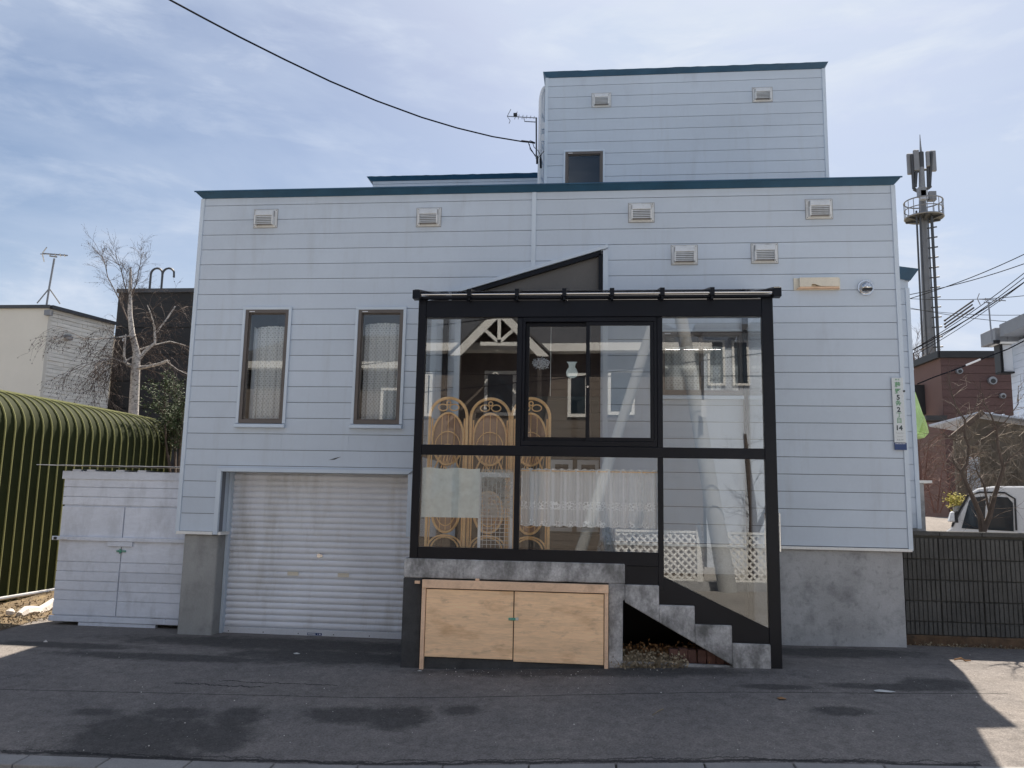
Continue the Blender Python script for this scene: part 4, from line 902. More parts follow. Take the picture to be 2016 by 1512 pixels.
# frosted sheets
fx0, fx1, fx2 = A(831, 960, GY+.03).x, A(944, 960, GY+.03).x, A(1010, 960, GY+.03).x; fz1, fz0 = A(900, 922, GY+.03).z, A(900, 1019, GY+.03).z
o = MB().grid(lambda u, v: (fx0+(fx1-fx0)*u, GY+.035+.005*math.sin(u*9+v*5), fz0+(fz1-fz0)*v+.006*math.sin(u*13)*v), 16, 8).build('frosted_sheet', 'film', smooth=True)
tag(o, 'greyish frosted plastic sheet covering the lower left sunroom pane', 'plastic sheet')
o = MB().grid(lambda u, v: (fx1+.012+(fx2-fx1-.012)*u, GY+.04+.003*math.sin(u*7), fz0+.004+(fz1-fz0-.008)*v), 8, 4).build('clear_sheet', 'filmclear', smooth=True)
tag(o, 'narrow thinner plastic sheet to the right of the frosted sheet in the sunroom', 'plastic sheet')
# white framed grid: solid stand-in for a grid mirrored in the glass
gx0, gx1, gz1 = A(952, 960, GY+.18).x, A(1003, 960, GY+.18).x, A(960, 930, GY+.18).z
wg = thing('mirrored_grid_standin', 'white wire grid in a narrow white frame behind the thin plastic sheet, added in place of a reflection', 'grid panel', ((gx0+gx1)/2, GY+.18, 1.08))
MB().box(gx0-.05, gx0-.02, GY+.17, GY+.19, 1.08, gz1).box(gx1+.01, gx1+.04, GY+.17, GY+.19, 1.08, gz1).box(gx0-.02, gx1+.01, GY+.17, GY+.19, gz1-.05, gz1).build('frame', 'whitepaint', wg)
gm = MB()
for i in range(7): x = gx0+(gx1-gx0)*i/6; gm.tube([(x, GY+.18, 1.08), (x, GY+.18, gz1-.08)], .0028, 4)
for i in range(16): z = 1.10+i*.042; gm.tube([(gx0-.02, GY+.18, z), (gx1+.01, GY+.18, z)], .0028, 4)
gm.build('wire_mesh', 'whitepaint', wg)
# hanging ornaments
HY = GY+.12
q = A(1086, 640, HY); qo = A(1065, 715, HY)
ho = thing('hanging_mobile', 'round fuzzy crocheted ornament hanging on a cord in the left sliding window', 'ornament', (qo.x, HY, qo.z))
MB().tube([(q.x-.005, HY, 3.55), (q.x-.005, HY, A(1086, 780, HY).z)], .003, 5).build('cord', 'litter', ho)
mb = MB(); rr = random.Random(3)
for i in range(260):
    a = rr.uniform(0, 6.28); r_ = rr.uniform(0, 1)**.5; x, z = qo.x+.09*r_*math.cos(a), qo.z+.055*r_*math.sin(a); mb.tube([(x, HY+rr.uniform(-.03, .03), z), (x+rr.uniform(-.02, .02), HY+rr.uniform(-.03, .03), z+rr.uniform(-.02, .02))], .0022, 3)
mb.build('crochet_ball', 'curtain', ho)
qo = A(1126, 728, HY)
o = MB().prism([(qo.x+a*.062, qo.z+b*.09) for a, b in ((-.35, -1), (.35, -1), (.9, -.75), (1, -.35), (.8, .05), (.5, .3), (.65, .75), (.95, .95), (-.95, .95), (-.65, .75), (-.5, .3), (-.8, .05), (-1, -.35), (-.9, -.75))], HY-.008, HY+.008).build('glass_ornament', M_['film'], None, bevel=.004)
tag(o, 'frosted vase-shaped ornament hanging beside the crocheted one in the sliding window', 'ornament')
q = A(1200, 1060, -.9)
o = MB().grid(lambda u, v: (q.x-.06-.10*(1-v)+(.06+.22*(1-v))*u, -.9+.02*math.sin(u*20), 1.08+.42*v), 24, 6).build('dark_net', M_['filmclear'], smooth=True)
tag(o, 'dark folded net hanging low to the right of the entrance door', 'net')

# ================================================================ STREET SIGN
s0, s1, s2, s3 = A(1751, 743, -.05), A(1766, 743, -.05), A(1755, 870, -.05), A(1776, 870, -.05)
sgx0, sgx1, sgz1, sgz0 = 8.575, 8.705, A(1758, 743, -.05).z, A(1764, 871, -.05).z
SG = thing('address_sign', 'tall narrow white address sign with green and black characters on the house corner', 'sign', ((sgx0+sgx1)/2, -.04, sgz0-.09))
sh = Vector((0, 0, 0))
MB().box(sgx0, sgx1, -.042, -.0325, sgz0, sgz1).build('sign_plate', 'sign', SG, bevel=.003)
MB().box(sgx0, sgx1+.004, -.0425, -.032, sgz0-.085, sgz0-.003).build('blue_plate', 'sign_blue', SG)
MB().disc((sgx1+.004, -.035, A(1772, 770, -.04).z), .012, (0, -1, 0), 8, .015).build('bolt', 'darksteel', SG)
cxs = (sgx0+sgx1)/2
def text(s, x, z, size, mt, par, bold=0.0, name='lettering', Y=-.0428):
    cu = bpy.data.curves.new('t', 'FONT'); cu.body = s; cu.size = size; cu.align_x = 'CENTER'; cu.align_y = 'CENTER'; cu.offset = bold; cu.resolution_u = 3
    to = bpy.data.objects.new('t', cu); C.objects.link(to); bpy.context.view_layer.update()
    me = bpy.data.meshes.new_from_object(to.evaluated_get(bpy.context.evaluated_depsgraph_get()))
    bpy.data.objects.remove(to)
    me.transform(Matrix.Rotation(math.pi/2, 4, 'X')); me.materials.clear(); me.materials.append(M_[mt])
    xs = [v.co.x for v in me.vertices]; zs = [v.co.z for v in me.vertices]
    if xs:
        cx_, cz_ = (min(xs)+max(xs))/2, (min(zs)+max(zs))/2
        me.transform(Matrix.Translation((-cx_, 0, -cz_)))
    o = bpy.data.objects.new(name, me); C.objects.link(o); o.parent = par; o.location = Vector((x, Y, z))-OFF[par]; return o
H = sgz1-sgz0
def sz(py): return A(1762, py, -.05).z
text('南 区', cxs, sz(747), .022, 'txt_green', SG, .0004)
for ch, py, s_, m_, b_ in (('藤', 757, .068, 'txt_green', .0012), ('野', 770, .068, 'txt_green', .0012), ('5', 782, .078, 'txt_black', .003), ('条', 793, .068, 'txt_green', .0012), ('2', 806, .078, 'txt_black', .003),
                           ('丁', 817, .066, 'txt_green', .0008), ('目', 828, .066, 'txt_green', .0008), ('14', 842, .078, 'txt_black', .003)):
    text(ch, cxs, sz(py), s_, m_, SG, b_)
text('Fujino 5jo', cxs, sz(852.5), .020, 'txt_grey', SG); text('2chome', cxs, sz(859), .020, 'txt_grey', SG); text('5-2-14', cxs, sz(865.5), .026, 'txt_grey', SG, .0006)
for i in range(7): MB().box(sgx0+.012+i*.016, sgx0+.022+i*.016, -.0432, -.0425, sgz0-.018, sgz0-.009).build('blue_plate_print', 'whitepaint', SG)

# ================================================================ WHITE SHED
shY = 0.4
SH = thing('garden_shed', 'small white-painted plank shed with double doors left of the garage', 'shed', (-1.0, shY, 0.0))
def sb(name, mt, x0, x1, ya, yb, z0, z1, bevel=.004, p=SH): return MB().box(x0, x1, ya, yb, z0, z1).build(name, mt, p, bevel=bevel)
def SP(px, py, d=0.0): return A(px, py, shY-d)
sl, sr = -1.86, -0.05
sb('shed_body', 'shed', sl+.02, sr-.02, shY+.005, shY+1.1, .06, 1.96)
sb('header_board', 'shed', sl-.03, sr, shY-.03, shY+.004, SP(130, 943).z, SP(130, 927).z)
zz = [SP(200, 943).z-.003, SP(200, 960).z, SP(200, 979).z, SP(200, 995.5).z]
for a, b in zip(zz, zz[1:]): sb('plank', 'shed', sl, sr, shY-.015, shY+.004, b+.005, a)
xmid_t, xmid_b = SP(247, 1000).x, SP(230, 1210).x
xc = (xmid_t+xmid_b)/2; dz_top, dz_bot = SP(200, 997).z-.004, SP(200, 1213).z
d_l = sb('shed_door', 'shed', sl+.01, xc-.007, shY-.004, shY+.0045, dz_bot, dz_top); d_r = sb('shed_door', 'shed', xc+.007, sr, shY-.0042, shY+.0044, dz_bot, dz_top)
dz = [SP(200, py).z for py in (997.5, 1107, 1126, 1145, 1164, 1183, 1213)]
for a, b in zip(dz, dz[1:]):
    for (xa, xb, dd) in ((sl+.01, xc-.008, d_l), (xc+.008, sr, d_r)):
        MB().box(xa, xb, shY-.022+random.uniform(-.003, .003), shY-.0045, b+.004+random.uniform(0, .003), a-.002).build('door_board', 'shed', dd, bevel=.003)
zb1, zb0 = SP(200, 1057).z, SP(200, 1064).z+.005
sb('locking_bar', 'shed', sl-.07, sr+.05, shY-.06, shY-.03, zb0-.01, zb1)
for x in (sl-.02, sr-.0): sb('bar_bracket', 'blackpaint', x-.02, x+.02, shY-.07, shY-.024, zb0-.005, zb1-.01)
sb('bar_block', 'shed', sl+.03, sl+.16, shY-.072, shY-.0605, zb0-.0, zb1-.002)
sb('bar_stop', 'shed', xc-.18, xc+.16, shY-.05, shY-.024, zb0-.075, zb0-.012)
qz = SP(243, 1085).z; sb('shed_latch', 'plastic_green', xc-.06, xc+.07, shY-.04, shY-.024, qz-.012, qz+.012)
sb('latch_pin', 'plastic_green', xc-.012, xc+.012, shY-.045, shY-.0405, qz-.03, qz+.03)
sb('base_board', 'shed', sl-.03, sr-.25, shY-.028, shY+.006, .045, dz_bot-.008); sb('base_board', 'shed', sr-.248, sr, shY-.028, shY+.006, .045, dz_bot-.012)
sb('foot_plank', 'shed', sl+.38, sr-.38, shY-.02, shY+.05, -.02, .04)
for x in (sl+.1, sl+.3, -1.15, -.85): sb('roof_batten', 'shed', x, x+.12, shY-.02, shY+.9, 1.965, 2.0)
rz = SP(200, 918).z
mb = MB(); nx = 60
for i in range(nx+1):
    x = -2.22+2.2*i/nx; z = rz+.002*math.sin(i*.7)
    for (y, dz_) in ((shY-.10, 0), (shY+1.3, .04)): mb.v.append(Vector((x, y, z+dz_))); mb.v.append(Vector((x, y, z+dz_+.008)))
for i in range(nx):
    a = i*4; b = a+4; mb.f += [(a, b, b+2, a+2), (a+1, a+3, b+3, b+1), (a, a+1, b+1, b), (a+2, b+2, b+3, a+3)]
mb.build('roof_sheet', 'metal_sheet', SH)

# ================================================================ GREEN CURVED GARAGE WALL
GFt = thing('green_shelter', 'dark green ribbed metal shelter wall curving over at the top, left of the shed', 'shelter', (-3.8, 3, 0))
def fx(Y): return -3.80+(Y-2.0)*.085
gtop = 3.28
ribY = []; Yc = -1.2; 
while Yc < 6.1: ribY.append(Yc); Yc += .195
def gprof(Y, off=0.0):
    X = fx(Y); z0 = g(X, Y)-.05+(.12 if Y > 3 else 0); r = .62; pts = [(X+off, Y, z0), (X+off, Y, gtop-r)]
    for k in range(1, 9):
        a = k/8*R(80); pts.append((X-r+(r+off)*math.cos(a), Y, gtop-r+(r+off)*math.sin(a)))
    e = pts[-1]; pts.append((e[0]-1.2, Y, e[2]+.21)); return pts
for i, (ya, yb) in enumerate(zip(ribY, ribY[1:])):
    pa, pb = gprof(ya+.004), gprof(yb-.004); mb = MB(); n = len(pa)
    pm = gprof((ya+yb)/2, -.012)
    mb.v = [Vector(p) for p in pa+pm+pb]
    for k in range(n-1): mb.f += [(k, n+k, n+k+1, k+1), (n+k, 2*n+k, 2*n+k+1, n+k+1)]
    mb.build('wall_sheet', 'green', GFt, smooth=True)
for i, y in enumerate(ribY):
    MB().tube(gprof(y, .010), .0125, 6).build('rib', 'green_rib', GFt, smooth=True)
MB().tube([(fx(-1.2)+.05, -1.2, .02), (fx(3)+.05, 3, .13), (fx(6)+.05, 6, .3)], .03, 8).build('base_pipe', 'metal_sheet', GFt)
# whitewashed stones along the soil
q0, q1 = G(38, 1212, .03), G(112, 1190, .06)
o = MB().tube([q0+(q1-q0)*t+Vector((0, 0, .03*math.sin(t*9))) for t in [i/8 for i in range(9)]], [.05, .075, .07, .08, .075, .08, .07, .08, .06], 7).build('white_log', 'whitestone', smooth=False)
tag(o, 'rough whitewashed log lying on the soil between the green wall and the shed', 'log')
q = G(20, 1210, .03); o = MB().tube([q, q+Vector((0, .0, .04)), q+Vector((.0, .02, .07))], [.05, .06, .03], 6).build('white_stone', 'whitestone'); tag(o, 'small whitewashed stone at the near end of the white log', 'stone')
o = weeds('leaf_litter', (-4.0, -2.1), (-.5, 4.5), 3800, .07, 'straw', 11); stuff(o); tag(o, 'dry leaf litter on the soil strip beside the green shelter', 'leaf litter')

# ================================================================ LEFT NEIGHBOURS
NY = 14.0
cr = thing('cream_house', 'cream rendered neighbouring house with flat roof behind the green shelter', 'house', (A(97, 700, NY).x, NY, 0))
ct = A(97, 607, NY); cl = A(-160, 604, NY)
MB().box(cl.x-4, ct.x, NY, NY+.2, -.5, ct.z).build('front_wall', 'cream', cr)
MB().box(cl.x-4, ct.x-.2, NY+.2, NY+12, -.5, ct.z-.05).build('house_body', 'cream', cr)
# receding right face ends at px 228
Yr = NY
while A(228, 645, Yr).x < ct.x: Yr += .05 if True else 0
    
Yr2 = NY
best = None
for k in range(400):
    Yt = NY+k*.05; q = A(228, 640, Yt)
    if q.z >= ct.z: best = Yt; break
Ye = best or NY+4; xe = A(228, 640, Ye).x
dxy = Vector((xe-ct.x, Ye-NY, 0)); 
nrow = 60; rh = ct.z/nrow
side = Vector((-dxy.y, dxy.x, 0)).normalized()
for i in range(nrow):
    z = i*rh; nseg = 7
    mb = MB(); a = Vector((ct.x, NY, 0))+side*.05; off = (i % 2)*.5
    for s_ in range(-1, nseg+1):
        t0_, t1_ = max(0, (s_+off)/nseg), min(1, (s_+1+off)/nseg)
        if t1_ <= t0_: continue
        p, q = a+dxy*t0_, a+dxy*t1_; pr = random.uniform(0, .025)
        p = p-side*pr; q = q-side*pr
        mb.hexa([p+Vector((0, 0, z+.012)), q+Vector((0, 0, z+.012)), q+side*.1+Vector((0, 0, z+.012)), p+side*.1+Vector((0, 0, z+.012))], [p+Vector((0, 0, z+rh)), q+Vector((0, 0, z+rh)), q+side*.1+Vector((0, 0, z+rh)), p+side*.1+Vector((0, 0, z+rh))])
    mb.build('stone_course', 'creamtex', cr)
a = Vector((ct.x, NY, 0))
MB().extr([a+side*.08+Vector((0, 0, -.5)), a+dxy+side*.08+Vector((0, 0, -.5)), a+dxy+side*.08+Vector((0, 0, ct.z-.01)), a+side*.08+Vector((0, 0, ct.z-.01))], side*.15).build('side_wall', 'creamtex', cr)
mb = MB().box(cl.x-4, ct.x+.05, NY-.08, NY+.1, ct.z, ct.z+.10); mb.extr([a-side*.08+Vector((0.06, 0, ct.z)), a+dxy-side*.08+Vector((0, 0, ct.z)), a+dxy-side*.08+Vector((0, 0, ct.z+.1)), a-side*.08+Vector((0.06, 0, ct.z+.1))], side*.3)
mb.build('parapet_cap', 'darksteel', cr)
def wallpt(px, py):            # point on the receding face
    d = ray(px, py); n = side; o_ = a-CAM; t = o_.dot(n)/d.dot(n); return CAM+d*t
q = wallpt(131, 664); MB().tube([q, q-side*.16], .09, 10).tube([q-side*.16, q-side*.17-Vector((0, 0, .10))], [.10, .08], 10).build('wall_lamp', 'steel', cr)
q = A(96, 608, NY-.05); MB().box(q.x-.08, q.x+.12, NY-.14, NY, q.z-.22, q.z-.05).build('junction_box', 'steel', cr)
# antenna on it
AY = NY+.1
def antenna(name, label, pts, Y, r, group=None):
    b = A(*pts['mast'][0], Y); an = thing(name, label, 'antenna', b)
    MB().tube([A(*p, Y) for p in pts['mast']], r, 6).build('mast', 'steel', an)
    for l_ in pts.get('legs', []): MB().tube([A(*l_[0], Y), A(l_[1][0], l_[1][1], Y+l_[2])], r*.7, 5).build('stay', 'steel', an)
    for l_ in pts['boom']: MB().tube([A(*l_[0], Y), A(*l_[1], Y)], r*.8, 5).build('boom', 'steel', an)
    for l_ in pts['el']:
        MB().tube([A(l_[0][0], l_[0][1], Y-.25), A(l_[1][0], l_[1][1], Y+.25)], r*.6, 4).build('element', 'steel', an)
    return an
antenna('tv_antenna', 'tall tripod TV antenna standing on the cream house roof', dict(mast=[(91, 605), (97, 566), (107, 509)], legs=[((97, 568), (73, 597), 0), ((97, 568), (118, 598), .6)],
        boom=[((84, 499), (133, 503)), ((98, 504), (112, 506))], el=[((92, 487), (83, 499)), ((83, 499), (87, 515)), ((80, 500), (88, 501)), ((96, 500), (99, 503)), ((108, 500), (110, 505)), ((118, 500), (120, 505)), ((127, 501), (128, 505))]), AY, .03)
# black house
KY = 17.0
bk = thing('black_house', 'black-clad house with a roof ladder rail behind the bare birch', 'house', (A(300, 800, KY).x, KY, 0))
kt = A(234, 577, KY); kr = A(400, 577, KY)
MB().box(kt.x, kr.x+3, KY, KY+9, -.5, kt.z).build('wall', 'black_wall', bk)
for i in range(9):
    z = kt.z-.35-i*.95; MB().box(kt.x+.01, kr.x+3, KY-.03, KY-.001, z-.9, z).build('cladding_sheet', 'black_wall', bk, bevel=.01)
MB().box(kt.x-.05, kr.x+3, KY-.08, KY+9, kt.z+.001, kt.z+.14).build('parapet', 'darksteel', bk)
lr = MB()
for px in (294, 317):
    b_ = A(px, 575, KY+.3); w_ = .22; t_ = A(px, 540, KY+.3).z
    lr.tube([(b_.x, KY+.3, b_.z-.5), (b_.x, KY+.3, t_)]+[(b_.x+w_*(1-math.cos(R(k*22.5))), KY+.3, t_+.22*math.sin(R(k*22.5))) for k in range(1, 8)]+[(b_.x+2*w_, KY+.3, t_-.12)], .04, 6)
lr.tube([A(294, 571, KY+.3), A(317, 570, KY+.3)], .03, 5); lr.build('ladder_rail', 'darksteel', bk, smooth=True)
MB().disc(A(244, 669, KY-.06), .07, (0, 1, 0), 12, .05).build('wall_cap', 'whitepaint', bk)

# ================================================================ TREES
def twig_mesh(mb, starts, rr, gen=3, L=0.6, r=0.008, droop=0.25, spread=0.7, n=4, leaves=None, leafsize=.02):
    """starts: (point, direction). Recursively grows thin tubes."""
    stack = [(Vector(p), Vector(d).normalized(), L*rr.uniform(.7, 1.2), r, gen) for p, d in starts]
    while stack:
        p, d, l, rad, gn = stack.pop(); pts = [p.copy()]; dd = d.copy()
        for k in range(4):
            dd = (dd+Vector((rr.uniform(-.22, .22), rr.uniform(-.22, .22), rr.uniform(-.2, .2)-droop*.35))).normalized(); pts.append(pts[-1]+dd*l/4)
        mb.tube(pts, [rad, rad*.85, rad*.7, rad*.55, rad*.4], 3, False)
        if gn > 0:
            for k in range(n):
                i = rr.choice((1, 2, 3, 4)); nd = (dd+Vector((rr.uniform(-1, 1), rr.uniform(-1, 1), rr.uniform(-1, 1)))*spread).normalized()
                stack.append((pts[i], nd, l*rr.uniform(.5, .8), rad*.6, gn-1))
        elif leaves is not None and rr.random() < .8:
            for q in (pts[-1], pts[2]):
                a = Vector((rr.uniform(-1, 1), rr.uniform(-1, 1), rr.uniform(-1, 1))).normalized()*leafsize; b = a.orthogonal().normalized()*leafsize*.6
                leaves._add([q-a, q+b, q+a, q-b], [(0, 1, 2, 3)])
rr = random.Random(21)
TY_ = 8.5
bt = thing('birch_tree', 'bare pale-barked birch with sawn-off limbs and drooping twigs behind the green shelter', 'tree', (A(263, 811, TY_).x, TY_, .5))
def P3(lst, Y=TY_, dy=None):
    return [A(x, y, Y+(dy[i] if dy else 0)) for i, (x, y) in enumerate(lst)]
tr = [(262, 900), (263, 811), (267, 727), (269, 694), (260, 656), (256, 618), (256, 573), (257, 545), (257, 527)]
MB().tube(P3(tr), [.14, .115, .105, .085, .07, .055, .042, .03, .02], 10).build('trunk', 'bark', bt, smooth=True)
limbs = [([(267, 725), (290, 722), (312, 717), (330, 710)], [0, -.1, -.2, -.3], [.06, .045, .038, .03]),
         ([(269, 712), (286, 691), (305, 675), (306, 656), (327, 630), (345, 603)], [0, .1, .2, .3, .4, .5], [.06, .045, .036, .028, .022, .018]),
         ([(305, 675), (304, 645), (297, 618), (290, 600)], [.2, .2, .1, 0], [.03, .024, .016, .01]),
         ([(265, 722), (250, 718), (244, 702), (245, 680), (248, 658)], [0, -.1, -.15, -.2, -.2], [.05, .04, .034, .026, .02]),
         ([(262, 720), (240, 712), (222, 705), (190, 712), (160, 722)], [0, -.2, -.5, -.8, -1.1], [.03, .024, .018, .013, .008]),
         ([(256, 640), (235, 590), (212, 545), (205, 512), (190, 484)], [0, .2, .4, .5, .6], [.035, .026, .02, .014, .007]),
         ([(257, 600), (245, 560), (238, 530), (228, 505)], [0, -.1, -.3, -.4], [.03, .022, .015, .008]),
         ([(257, 590), (268, 560), (276, 520), (279, 500)], [0, .2, .3, .4], [.026, .02, .012, .007]),
         ([(330, 713), (350, 728), (372, 738)], [-.3, -.4, -.5], [.014, .010, .006]),
         ([(269, 690), (300, 680), (335, 672), (365, 680)], [0, .4, .6, .8], [.026, .02, .015, .009]),
         ([(262, 660), (225, 665), (180, 668), (140, 662)], [0, -.4, -.8, -1.0], [.028, .02, .014, .008]),
         ([(268, 700), (215, 725), (190, 745), (200, 770)], [0, -.3, -.6, -.8], [.024, .018, .012, .007])]
st_low, st_up = [], []
for li, (pts, dy, rad) in enumerate(limbs):
    up = li in (5, 6, 7); p3 = P3(pts, TY_, dy); MB().tube(p3, [r_*(.55 if up else .9) for r_ in rad], 7).build('limb', 'twig' if up else 'bark', bt, smooth=True)
    for i in range(1, len(p3)):
        for k in range(5 if up else (2 if li in (0, 1, 2, 8, 9) else 4)):
            t = rr.random(); q = p3[i-1].lerp(p3[i], t); (st_up if up else st_low).append((q, (p3[i]-p3[i-1]).normalized()+Vector((rr.uniform(-.8, .8), rr.uniform(-.8, .8), rr.uniform(-.3, .7)))))
for q_ in P3([(256, 590), (257, 565), (257, 545), (256, 610)]):
    for k in range(3): st_up.append((q_, Vector((rr.uniform(-.7, .7), rr.uniform(-.5, .5), 1))))
tw, lf = MB(), MB()
twig_mesh(tw, st_low, rr, 2, .62, .0075, .45, .75, 4, lf, .018)
twig_mesh(tw, st_up, rr, 2, .34, .0055, .05, .6, 4, lf, .010)
stuff(tw.build('twigs', 'twig', bt)); stuff(lf.build('catkins', 'seed', bt))
# evergreen shrub
rr = random.Random(5)
ev = thing('evergreen_shrub', 'dark green yew shrub between the green shelter and the house corner', 'shrub', (A(345, 900, 5.8).x, 5.8, .4))
b_ = A(345, 1000, 5.8); st = []; tk = MB()
for k in range(7):
    tip = A(rr.uniform(300, 375), rr.uniform(745, 860), 5.8+rr.uniform(-.5, .5)); mid = b_.lerp(tip, .5)+Vector((rr.uniform(-.1, .1), 0, .1)); tk.tube([b_, mid, tip], [.03, .02, .006], 5)
    for j in range(12): t = rr.uniform(.2, 1); st.append((mid.lerp(tip, t), (tip-mid).normalized()+Vector((rr.uniform(-1, 1), rr.uniform(-1, 1), rr.uniform(-.3, .5)))))
tk.build('stem', 'bark_dark', ev)
tw2 = MB(); lv = MB(); twig_mesh(tw2, st, rr, 2, .34, .005, .0, .6, 4, None)
for f_ in range(0, len(tw2.v), 3):
    if rr.random() < .75:
        q = tw2.v[f_]; a_ = Vector((rr.uniform(-1, 1), rr.uniform(-1, 1), rr.uniform(-.6, .6))).normalized()*.045; bb = a_.orthogonal().normalized()*.012; lv._add([q, q+a_*.5+bb, q+a_, q+a_*.5-bb], [(0, 1, 2, 3)])
stuff(tw2.build('twigs', 'bark_dark', ev)); stuff(lv.build('needles', 'needle', ev))

# ================================================================ BLOCK WALL
WB = 0.22
wall = thing('block_wall', 'dark grey ribbed concrete block wall with flat cap to the right of the house', 'wall', (9.4, WB, .1))
wtop = A(1900, 1047, WB).z; cap0 = wtop-.055
c_z = [A(1870, y, WB).z for y in (1060, 1102, 1143, 1184.5, 1225, 1252)]
j1, j2 = A(1851, 1150, WB).x, A(1935, 1150, WB).x; bw = j2-j1
xs0 = [j1-bw*1, j1]+[j1+bw*k for k in range(1, 12)]
blk_mesh = {}
MB().box(8.66, 15.5, WB+.02, WB+.15, .1, cap0).build('mortar_core', 'mortar', wall)
for i in range(5):
    z1, z0 = c_z[i]-.005, c_z[i+1]+.006
    for j, x in enumerate(xs0):
        xa, xb = max(x, 8.64)+.005, x+bw-.005
        if xb-xa < .05: continue
        mb = MB(); mb.box(xa, xb, WB+.004, WB+.019, z0, z1); n = max(2, round((xb-xa)/.052)); wv = (xb-xa)/n
        for k in range(n):
            d = random.uniform(0, .008); mb.hexa([(xa+k*wv+.004, WB-.014+d, z0+.004), (xa+(k+1)*wv-.008, WB-.016+d, z0+.004), (xa+(k+1)*wv-.005, WB+.0045, z0), (xa+k*wv+.001, WB+.0045, z0)],
                                                 [(xa+k*wv+.004, WB-.016+d, z1-.004), (xa+(k+1)*wv-.008, WB-.012+d, z1-.004), (xa+(k+1)*wv-.005, WB+.0045, z1), (xa+k*wv+.001, WB+.0045, z1)])
        mb.build('block', 'blockwall', wall)
x = 8.64
while x < 15.4: MB().box(x+.003, min(x+bw, 15.5)-.003, WB-.03, WB+.17, cap0+.001, wtop).build('cap_block', 'blockwall', wall, bevel=.006); x += bw
MB().box(8.66, 15.5, WB-.03, WB+.2, -.1, c_z[5]).build('footing', 'rust', wall, bevel=.01)
o = weeds('footing_weeds', (8.7, 11.5), (WB-.08, WB-.02), 260, .05, 'straw', 8); stuff(o); tag(o, 'dry weeds and dirt along the rusty footing of the block wall', 'weeds')

# bare tree behind the wall
def bare_tree(name, label, base, paths, mt, seed, gen, L, n, cat='tree', droop=0.05, r=.005, tm='twig', spread=.7, per=3):
    rr = random.Random(seed); t = thing(name, label, cat, base); st = []
    for i, (pts, rad) in enumerate(paths):
        MB().tube(pts, rad, 7).build('trunk' if i == 0 else 'limb', mt, t, smooth=True)
        for k in range(1, len(pts)):
            for _ in range(per):
                q = pts[k-1].lerp(pts[k], rr.random()); st.append((q, (pts[k]-pts[k-1]).normalized()*.6+Vector((rr.uniform(-1, 1), rr.uniform(-1, 1), rr.uniform(-.5, .7)))))
    m2 = MB(); twig_mesh(m2, st, rr, gen, L, r, droop, spread, n); stuff(m2.build('twigs', tm, t)); return t
def zp(lst, Y, dy=0.0): return [A(1700+x/4.725, 700+y/4.725, Y+dy*i) for i, (x, y) in enumerate(lst)]
Yt = .9
bare_tree('bare_garden_tree', 'bare two-limbed garden tree rising behind the block wall in front of the white van', (A(1925, 1100, Yt).x, Yt, .2),
    [(zp([(1120, 1900), (1110, 1640), (1090, 1500), (1040, 1370), (960, 1200), (910, 1080), (960, 1010), (980, 850), (940, 750), (945, 600), (860, 470), (820, 350), (790, 170)], Yt), [.05, .045, .034, .030, .027, .025, .020, .018, .016, .013, .010, .007, .004]),
     (zp([(1110, 1640), (1170, 1500), (1220, 1300), (1300, 1050), (1250, 850), (1240, 700), (1190, 560), (1120, 440), (1110, 350)], Yt), [.04, .034, .028, .024, .018, .014, .010, .007, .004]),
     (zp([(910, 1080), (850, 1020), (820, 940)], Yt), [.016, .012, .008]), (zp([(940, 750), (860, 790), (790, 760), (740, 720)], Yt, -.05), [.012, .010, .007, .004]),
     (zp([(1170, 1450), (1120, 1200), (1060, 1090), (1040, 1000)], Yt, .03), [.016, .012, .008, .005]), (zp([(1300, 1050), (1360, 950), (1440, 900)], Yt), [.014, .009, .005]),
     (zp([(1240, 700), (1330, 600), (1440, 450), (1440, 280)], Yt), [.010, .007, .005, .003]), (zp([(945, 600), (1010, 540), (1090, 360)], Yt), [.007, .005, .003])],
    'bark_dark', 31, 1, .26, 3, r=.0038, per=3)

# ================================================================ WHITE VAN
VY = 2.6
V0 = A(1890, 1000, VY+1.0); vnx = Vector((.46, .888, 0)).normalized(); vdir = Vector((.888, -.46, 0))
def vp(px, py, off=0.0):             # point on the near side of the van
    d = ray(px, py); t = (V0-vnx*off-CAM).dot(vnx)/d.dot(vnx); return CAM+d*t
gz = g(V0.x+1, V0.y)
vn = thing('white_van', 'white kei van seen from the side behind the block wall, driver window and mirror showing', 'van', (V0.x+1.4, V0.y, gz))
DEP = vnx*1.45
def dn(px, z): q = vp(px, 1040); return Vector((q.x, q.y, z))
tail = vp(2016, 960)+vdir*1.6
roofz = vp(1990, 957).z
side_ = [dn(1852, gz+.32), Vector((tail.x, tail.y, gz+.3)), Vector((tail.x, tail.y, roofz-.12)), Vector((tail.x, tail.y, roofz))-vdir*.15, vp(1990, 957), vp(1955, 957), vp(1925, 961), vp(1911, 969), vp(1873, 1038), dn(1852, vp(1852, 1052).z)]
MB().extr(side_, DEP).build('body', 'van', vn, bevel=.02)
def vwin(pts, name='side_window', mt='dglass'): MB().extr([vp(x, y, .008) for x, y in pts], vnx*.006).build(name, mt, vn)
vwin([(1893, 1040), (1908, 986), (1916, 979), (1941, 977), (1938, 1043)]); vwin([(1945, 1043), (1948, 977), (1984, 979), (1994, 990), (1996, 1046)])
a_, b_ = vp(1876, 1034), vp(1909, 972); o_ = Vector((-.02, -.005, .012)); MB().extr([a_+o_, b_+o_, b_+o_+DEP*.96, a_+o_+DEP*.96], (-.004, 0, .004)).build('windscreen', 'dglass', vn)
MB().tube([vp(1874, 1037, .01), vp(1890, 1002, .01), vp(1906, 975, .01), vp(1930, 969, .01), vp(1978, 970, .01), vp(1998, 982, .01), vp(2001, 1044, .01)], .014, 6).build('door_seal', 'blackpaint', vn)
